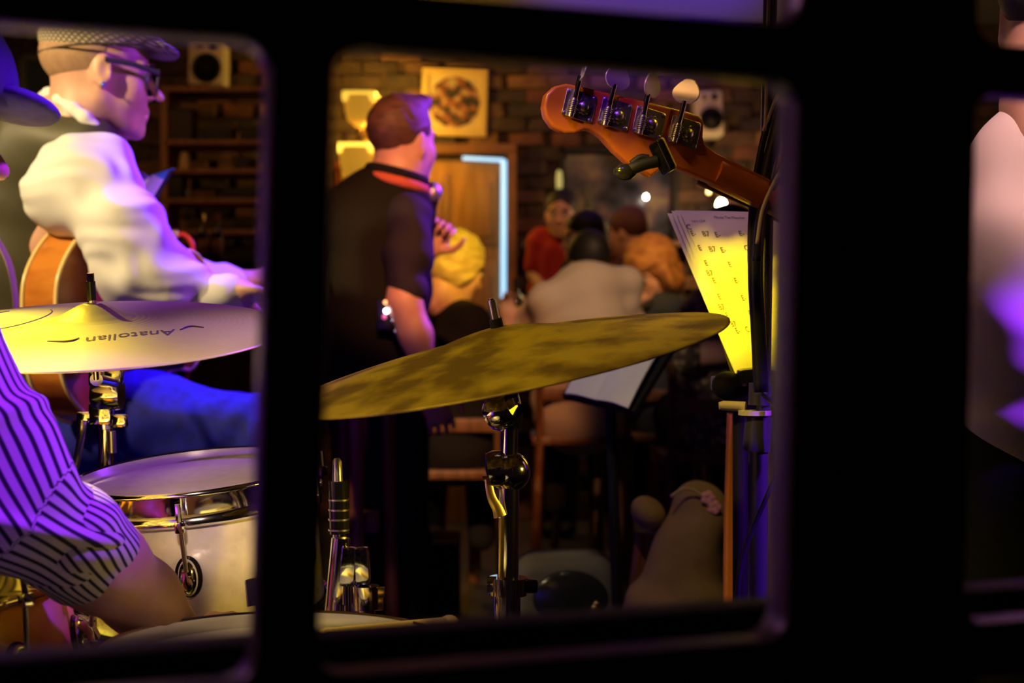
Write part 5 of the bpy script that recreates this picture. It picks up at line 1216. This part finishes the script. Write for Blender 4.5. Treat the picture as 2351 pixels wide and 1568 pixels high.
for px in (1262, 1300): S.chain([at(px, 820, 7.36), at(px, 1000, 7.36), at(px, 1210, 7.36)], [.11, .08, .055])
S.build('trousers', M_blackcloth, wr, h=.012)
for px in (1262, 1300): x = at(px, 0, 7.36).x; SDF(.02).ell((x, 7.3, .04), (.05, .12, .045)).plane((0, 0, .003), (0, 0, -1)).build('shoe', M_black, wr, h=.01)
# two dim listeners further back
for px, Y, hy, yaw, col, hm, lab in ((1400, 6.7, (1340, 548), 200, M_blackcloth, M_darkhair, 'shadowy dark-haired listener just behind the man in white'),
                                (1440, 7.15, (1440, 535), 150, M_purple, mat('auburn_hair', (.12, .04, .03), .7), 'dim listener with auburn hair left of the copper-haired woman')):
    torso = [at(hy[0] + 5, 640, Y + .02), at(hy[0] + 5, 740, Y + .02), at(hy[0], 860, Y + .02)]
    sitter(px, Y, hy, yaw, 5, 1., lab, col, hm, hair_short, torso, rs=[.13, .17, .18], h=.011, seat=False)
    b = torso[-1]; c = thing('bar_stool', (b.x, b.y, 0), 'stool under the ' + lab.split(' listener')[0].replace('shadowy ', '').replace('dim', 'auburn-haired') + ' back-row listener', 'stool')
    MB().lathe([(0, b.z - .17), (.17, b.z - .17), (.17, b.z - .13), (0, b.z - .12)], 24, Matrix.Translation((b.x, b.y, 0))).build('seat', M_wood, c)
    for a in (45, 135, 225, 315): MB().tube([(b.x + .12 * math.cos(R(a)), b.y + .12 * math.sin(R(a)), b.z - .16), (b.x + .2 * math.cos(R(a)), b.y + .2 * math.sin(R(a)), 0)], .015, 8).build('leg', M_wood, c)

# --- bassist at the right edge
B = person(2480, 2.05, 'bass player in a white shirt and black trousers at the right edge, seen from behind', None)
bM = yawm(at(2452, 20, 1.85), 60, 0, 0, 1.0)
S = SDF(.02); head(S, bM); S.use(Matrix()).cap(at(2440, 90, 1.85), .062, at(2440, 230, 1.86), .08, k=.03)
bt = [at(2440, 420, 1.88), at(2420, 700, 1.88), at(2420, 1000, 1.90)]; S.chain(bt, [.1, .11, .11]); S.chain([at(2330, 420, 1.85), at(2320, 750, 2.0), at(2150, 650, 1.95)], [.05, .045, .03], k=.02)
hand(S, frame(at(2150, 650, 1.95), (.2, -.6, .8), (-1, .2, .3)), 45, 2); S.build('body', M_skin, B, h=.006)
S = SDF(.012); S.use(bM); hair_short(S); S.build('hair', M_darkhair, B, h=.006); eyes(bM, B)
S = SDF(.04); S.chain([at(2382, 432, 1.85), at(2368, 560, 1.83), at(2362, 800, 1.82), at(2345, 930, 1.83)], [.068, .077, .074, .058]); S.chain([at(2400, 400, 1.86), at(2560, 420, 1.88)], [.085, .08]); S.chain(bt, [.12, .14, .13]); S.cap(at(2472, 372, 1.86), .08);
S.build('shirt', mat('pink_white_shirt', (.74, .62, .6), .85, bump=.15, bscale=900), B, h=.006, disp=folds(.005, 34, (1, .2, .9), 1.5))
S = SDF(.04); S.chain([at(2330, 1060, 1.90), at(2310, 1500, 1.88), at(2310, 2250, 1.90)], [.11, .08, .055]); S.chain([at(2480, 1040, 1.90), at(2500, 1500, 1.92), at(2500, 2230, 1.92)], [.12, .08, .055]); S.build('trousers', M_blackcloth, B, h=.009)
for px in (2310, 2500): x = at(px, 0, 1.90).x; SDF(.02).ell((x, 1.96, .04), (.05, .13, .045)).plane((0, 0, .003), (0, 0, -1)).build('shoe', M_black, B, h=.009)

# ------------------------------------------------------------------ remaining furniture
tbz = at(0, 758, 5.95).z
t = thing('table', (at(1230, 0, 6.1).x, 6.1, 0), 'high dark wooden table in front of the audience', 'table')
MB().box((at(1230, 0, 6.1).x, 6.1, tbz - .02), (.62, .5, .04), bev=.008).build('table_top', M_wood, t)
for sx_ in (-.26, .26):
    for sy in (-.2, .2): MB().tube([(at(1230, 0, 6.1).x + sx_, 6.1 + sy, tbz - .03), (at(1230, 0, 6.1).x + sx_, 6.1 + sy, 0)], .022, 8).build('leg', M_wood, t)
bottle(1186, 6.0, tbz, .032, .22, 'dark bottle with a yellow label on the table, right of the blue light strip', M_bot, M_black, mat('yellow_label', (.75, .5, .08), .6))
gl_ = MB().lathe([(0, 0), (.03, 0), (.034, .09), (.031, .09), (.027, .01), (0, .01)], 20, Matrix.Translation((at(1140, 0, 6.0).x, 6.0, tbz))).build('drinking_glass', mat('clear_glass', (.8, .85, .9), .05, trans=.9), None, True)
tag(gl_, 'clear drinking glass on the table below the blue strip', 'glass')
# bar stool between singer and bar
Yq = 3.5; q = thing('bar_stool', (at(830, 0, Yq).x, Yq, 0), 'reddish wooden bar stool with upright legs right of the centre bar', 'stool'); xq = at(830, 0, Yq).x; zq = at(0, 918, Yq).z
M_rw = mat('red_wood', (.26, .08, .025), .45, c2=(.22, .05, .02), scale=9)
MB().lathe([(0, zq - .0), (.1, zq), (.105, zq - .012), (.1, zq - .025), (0, zq - .025)], 32, Matrix.Translation((xq, Yq, 0))).build('seat', M_rw, q)
for px, dy in ((782, .1), (830, -.1), (884, .08), (812, .13)): MB().tube([(at(px, 0, Yq).x, Yq + dy, zq - .02), (at(px, 0, Yq).x * 1.0 + (px - 830) * .0003, Yq + dy * 1.3, 0)], .017, 10).build('leg', M_rw, q)
MB().box((xq - .0, Yq - .06, at(0, 1190, Yq).z), (.1, .04, .05), bev=.006).build('stretcher', M_rw, q)
# low step edge and cable run
x0, x1 = at(770, 0, 4.7).x, at(1050, 0, 4.7).x
boxobj('trim_4', x0, x1, 4.7, 5.0, 0, at(0, 1246, 4.7).z, M_black); boxobj('trim_5', x0, x1, 4.68, 4.7, at(0, 1250, 4.7).z, at(0, 1243, 4.7).z, mat('step_nosing', (.35, .27, .2), .5))
# case with round opening
kc_ = at(1300, 1350, 3.3); kk_ = thing('equipment_case', (kc_.x, kc_.y, 0), 'grey rounded case with a dark oval front and small gold highlight modelled in brass', 'case')
v, f = plate([rrect(-.12, .12, -.085, .085, .05, 8)], .2, .03, 4); T = Matrix.Translation((kc_.x, 3.4, kc_.z - .02)) @ Matrix.Rotation(R(90), 4, 'X')
obj('shell', [T @ p for p in v], f, mat('grey_fabric', (.07, .06, .05), .85, bump=.3, bscale=300), kk_, True)
MB().lathe([(0, .006), (.08, .006), (.088, 0), (.088, -.004)], 40, T @ Matrix.Translation((.01, -.005, .1)) @ Matrix.Diagonal((1, .75, 1, 1))).build('oval_front', M_blackgloss, kk_, 50)
MB().sphere(T @ Vector((.065, -.03, .108)), .009, 8, (.9, .6, 1.3)).sphere(T @ Vector((.07, -.015, .108)), .007, 8).build('gold_highlight', M_brass, kk_, True)  # brass blobs modelled as the gold highlight on the oval
MB().box((kc_.x, 3.4, (kc_.z - .1) / 2), (.3, .24, kc_.z - .105), bev=.01).build('lower_crate', M_black, kk_)
# coat draped on a chair
cc = at(1560, 1250, 2.9); cx_ = cc.x
ch = thing('folding_chair', (cx_, 3.05, 0), 'low dark chair hidden under the draped grey coat', 'chair')
MB().box((cx_, 3.12, .36), (.34, .3, .03), bev=.008).build('seat', M_wood, ch); MB().box((cx_, 2.99, .55), (.16, .02, .1), bev=.01).build('backrest', M_wood, ch)
for sx_ in (-.14, .14):
    MB().tube([(cx_ + sx_, 3.24, .36), (cx_ + sx_, 3.26, 0)], .013).build('leg', M_wood, ch); MB().tube([(cx_ + sx_ * .5, 2.99, .6), (cx_ + sx_, 2.99, 0)], .013).build('leg', M_wood, ch)
M_coat = mat('grey_wool', (.36, .27, .13), .95, c2=(.24, .18, .09), scale=10, bump=.4, bscale=400)
ct_ = thing('coat', (cx_, 2.95, .4), 'grey-brown soft coat draped over a low chair, pink flower pinned on top', 'coat')
S = SDF(.04); S.chain([at(1590, 1160, 2.93), at(1580, 1260, 2.93), at(1560, 1420, 2.93), at(1560, 1500, 2.93)], [.048, .062, .1, .105]); S.ell(at(1625, 1190, 2.93), (.05, .06, .06)).cap(at(1500, 1400, 2.92), .05, at(1560, 1240, 2.9), .035)
S.build('cloth', M_coat, ct_, h=.006, disp=folds(.006, 38, (1, 0, .3), 1.))
S = SDF(.02); S.ell(at(1490, 1180, 2.95), (.034, .05, .032), rot=(0, 25, 0)).ell(at(1475, 1165, 2.95), (.02, .04, .02), rot=(0, -20, 0)); S.build('sleeve_fold', M_coat, ct_, h=.005)
MB().tube(bez([at(1540, 1140, 2.875), at(1570, 1122, 2.87), at(1600, 1130, 2.87), at(1622, 1150, 2.87)], 14), .003, 8).build('cord', mat('beige_cord', (.5, .4, .22), .7), ct_, True)
fl = MB()
M_fl = mat('pink_petals', (.85, .45, .6), .6)
for cx2, cy2 in ((1625, 1143), (1640, 1165)):
    for a in range(5): fl.sphere(at(cx2 + 9 * math.cos(a * 1.256), cy2 + 9 * math.sin(a * 1.256), 2.865), .0075, 6, (1, .4, 1))
o = fl.build('pink_flower', M_fl, ct_, True); o['kind'] = 'stuff'; o['label'] = 'small pink cloth flower'
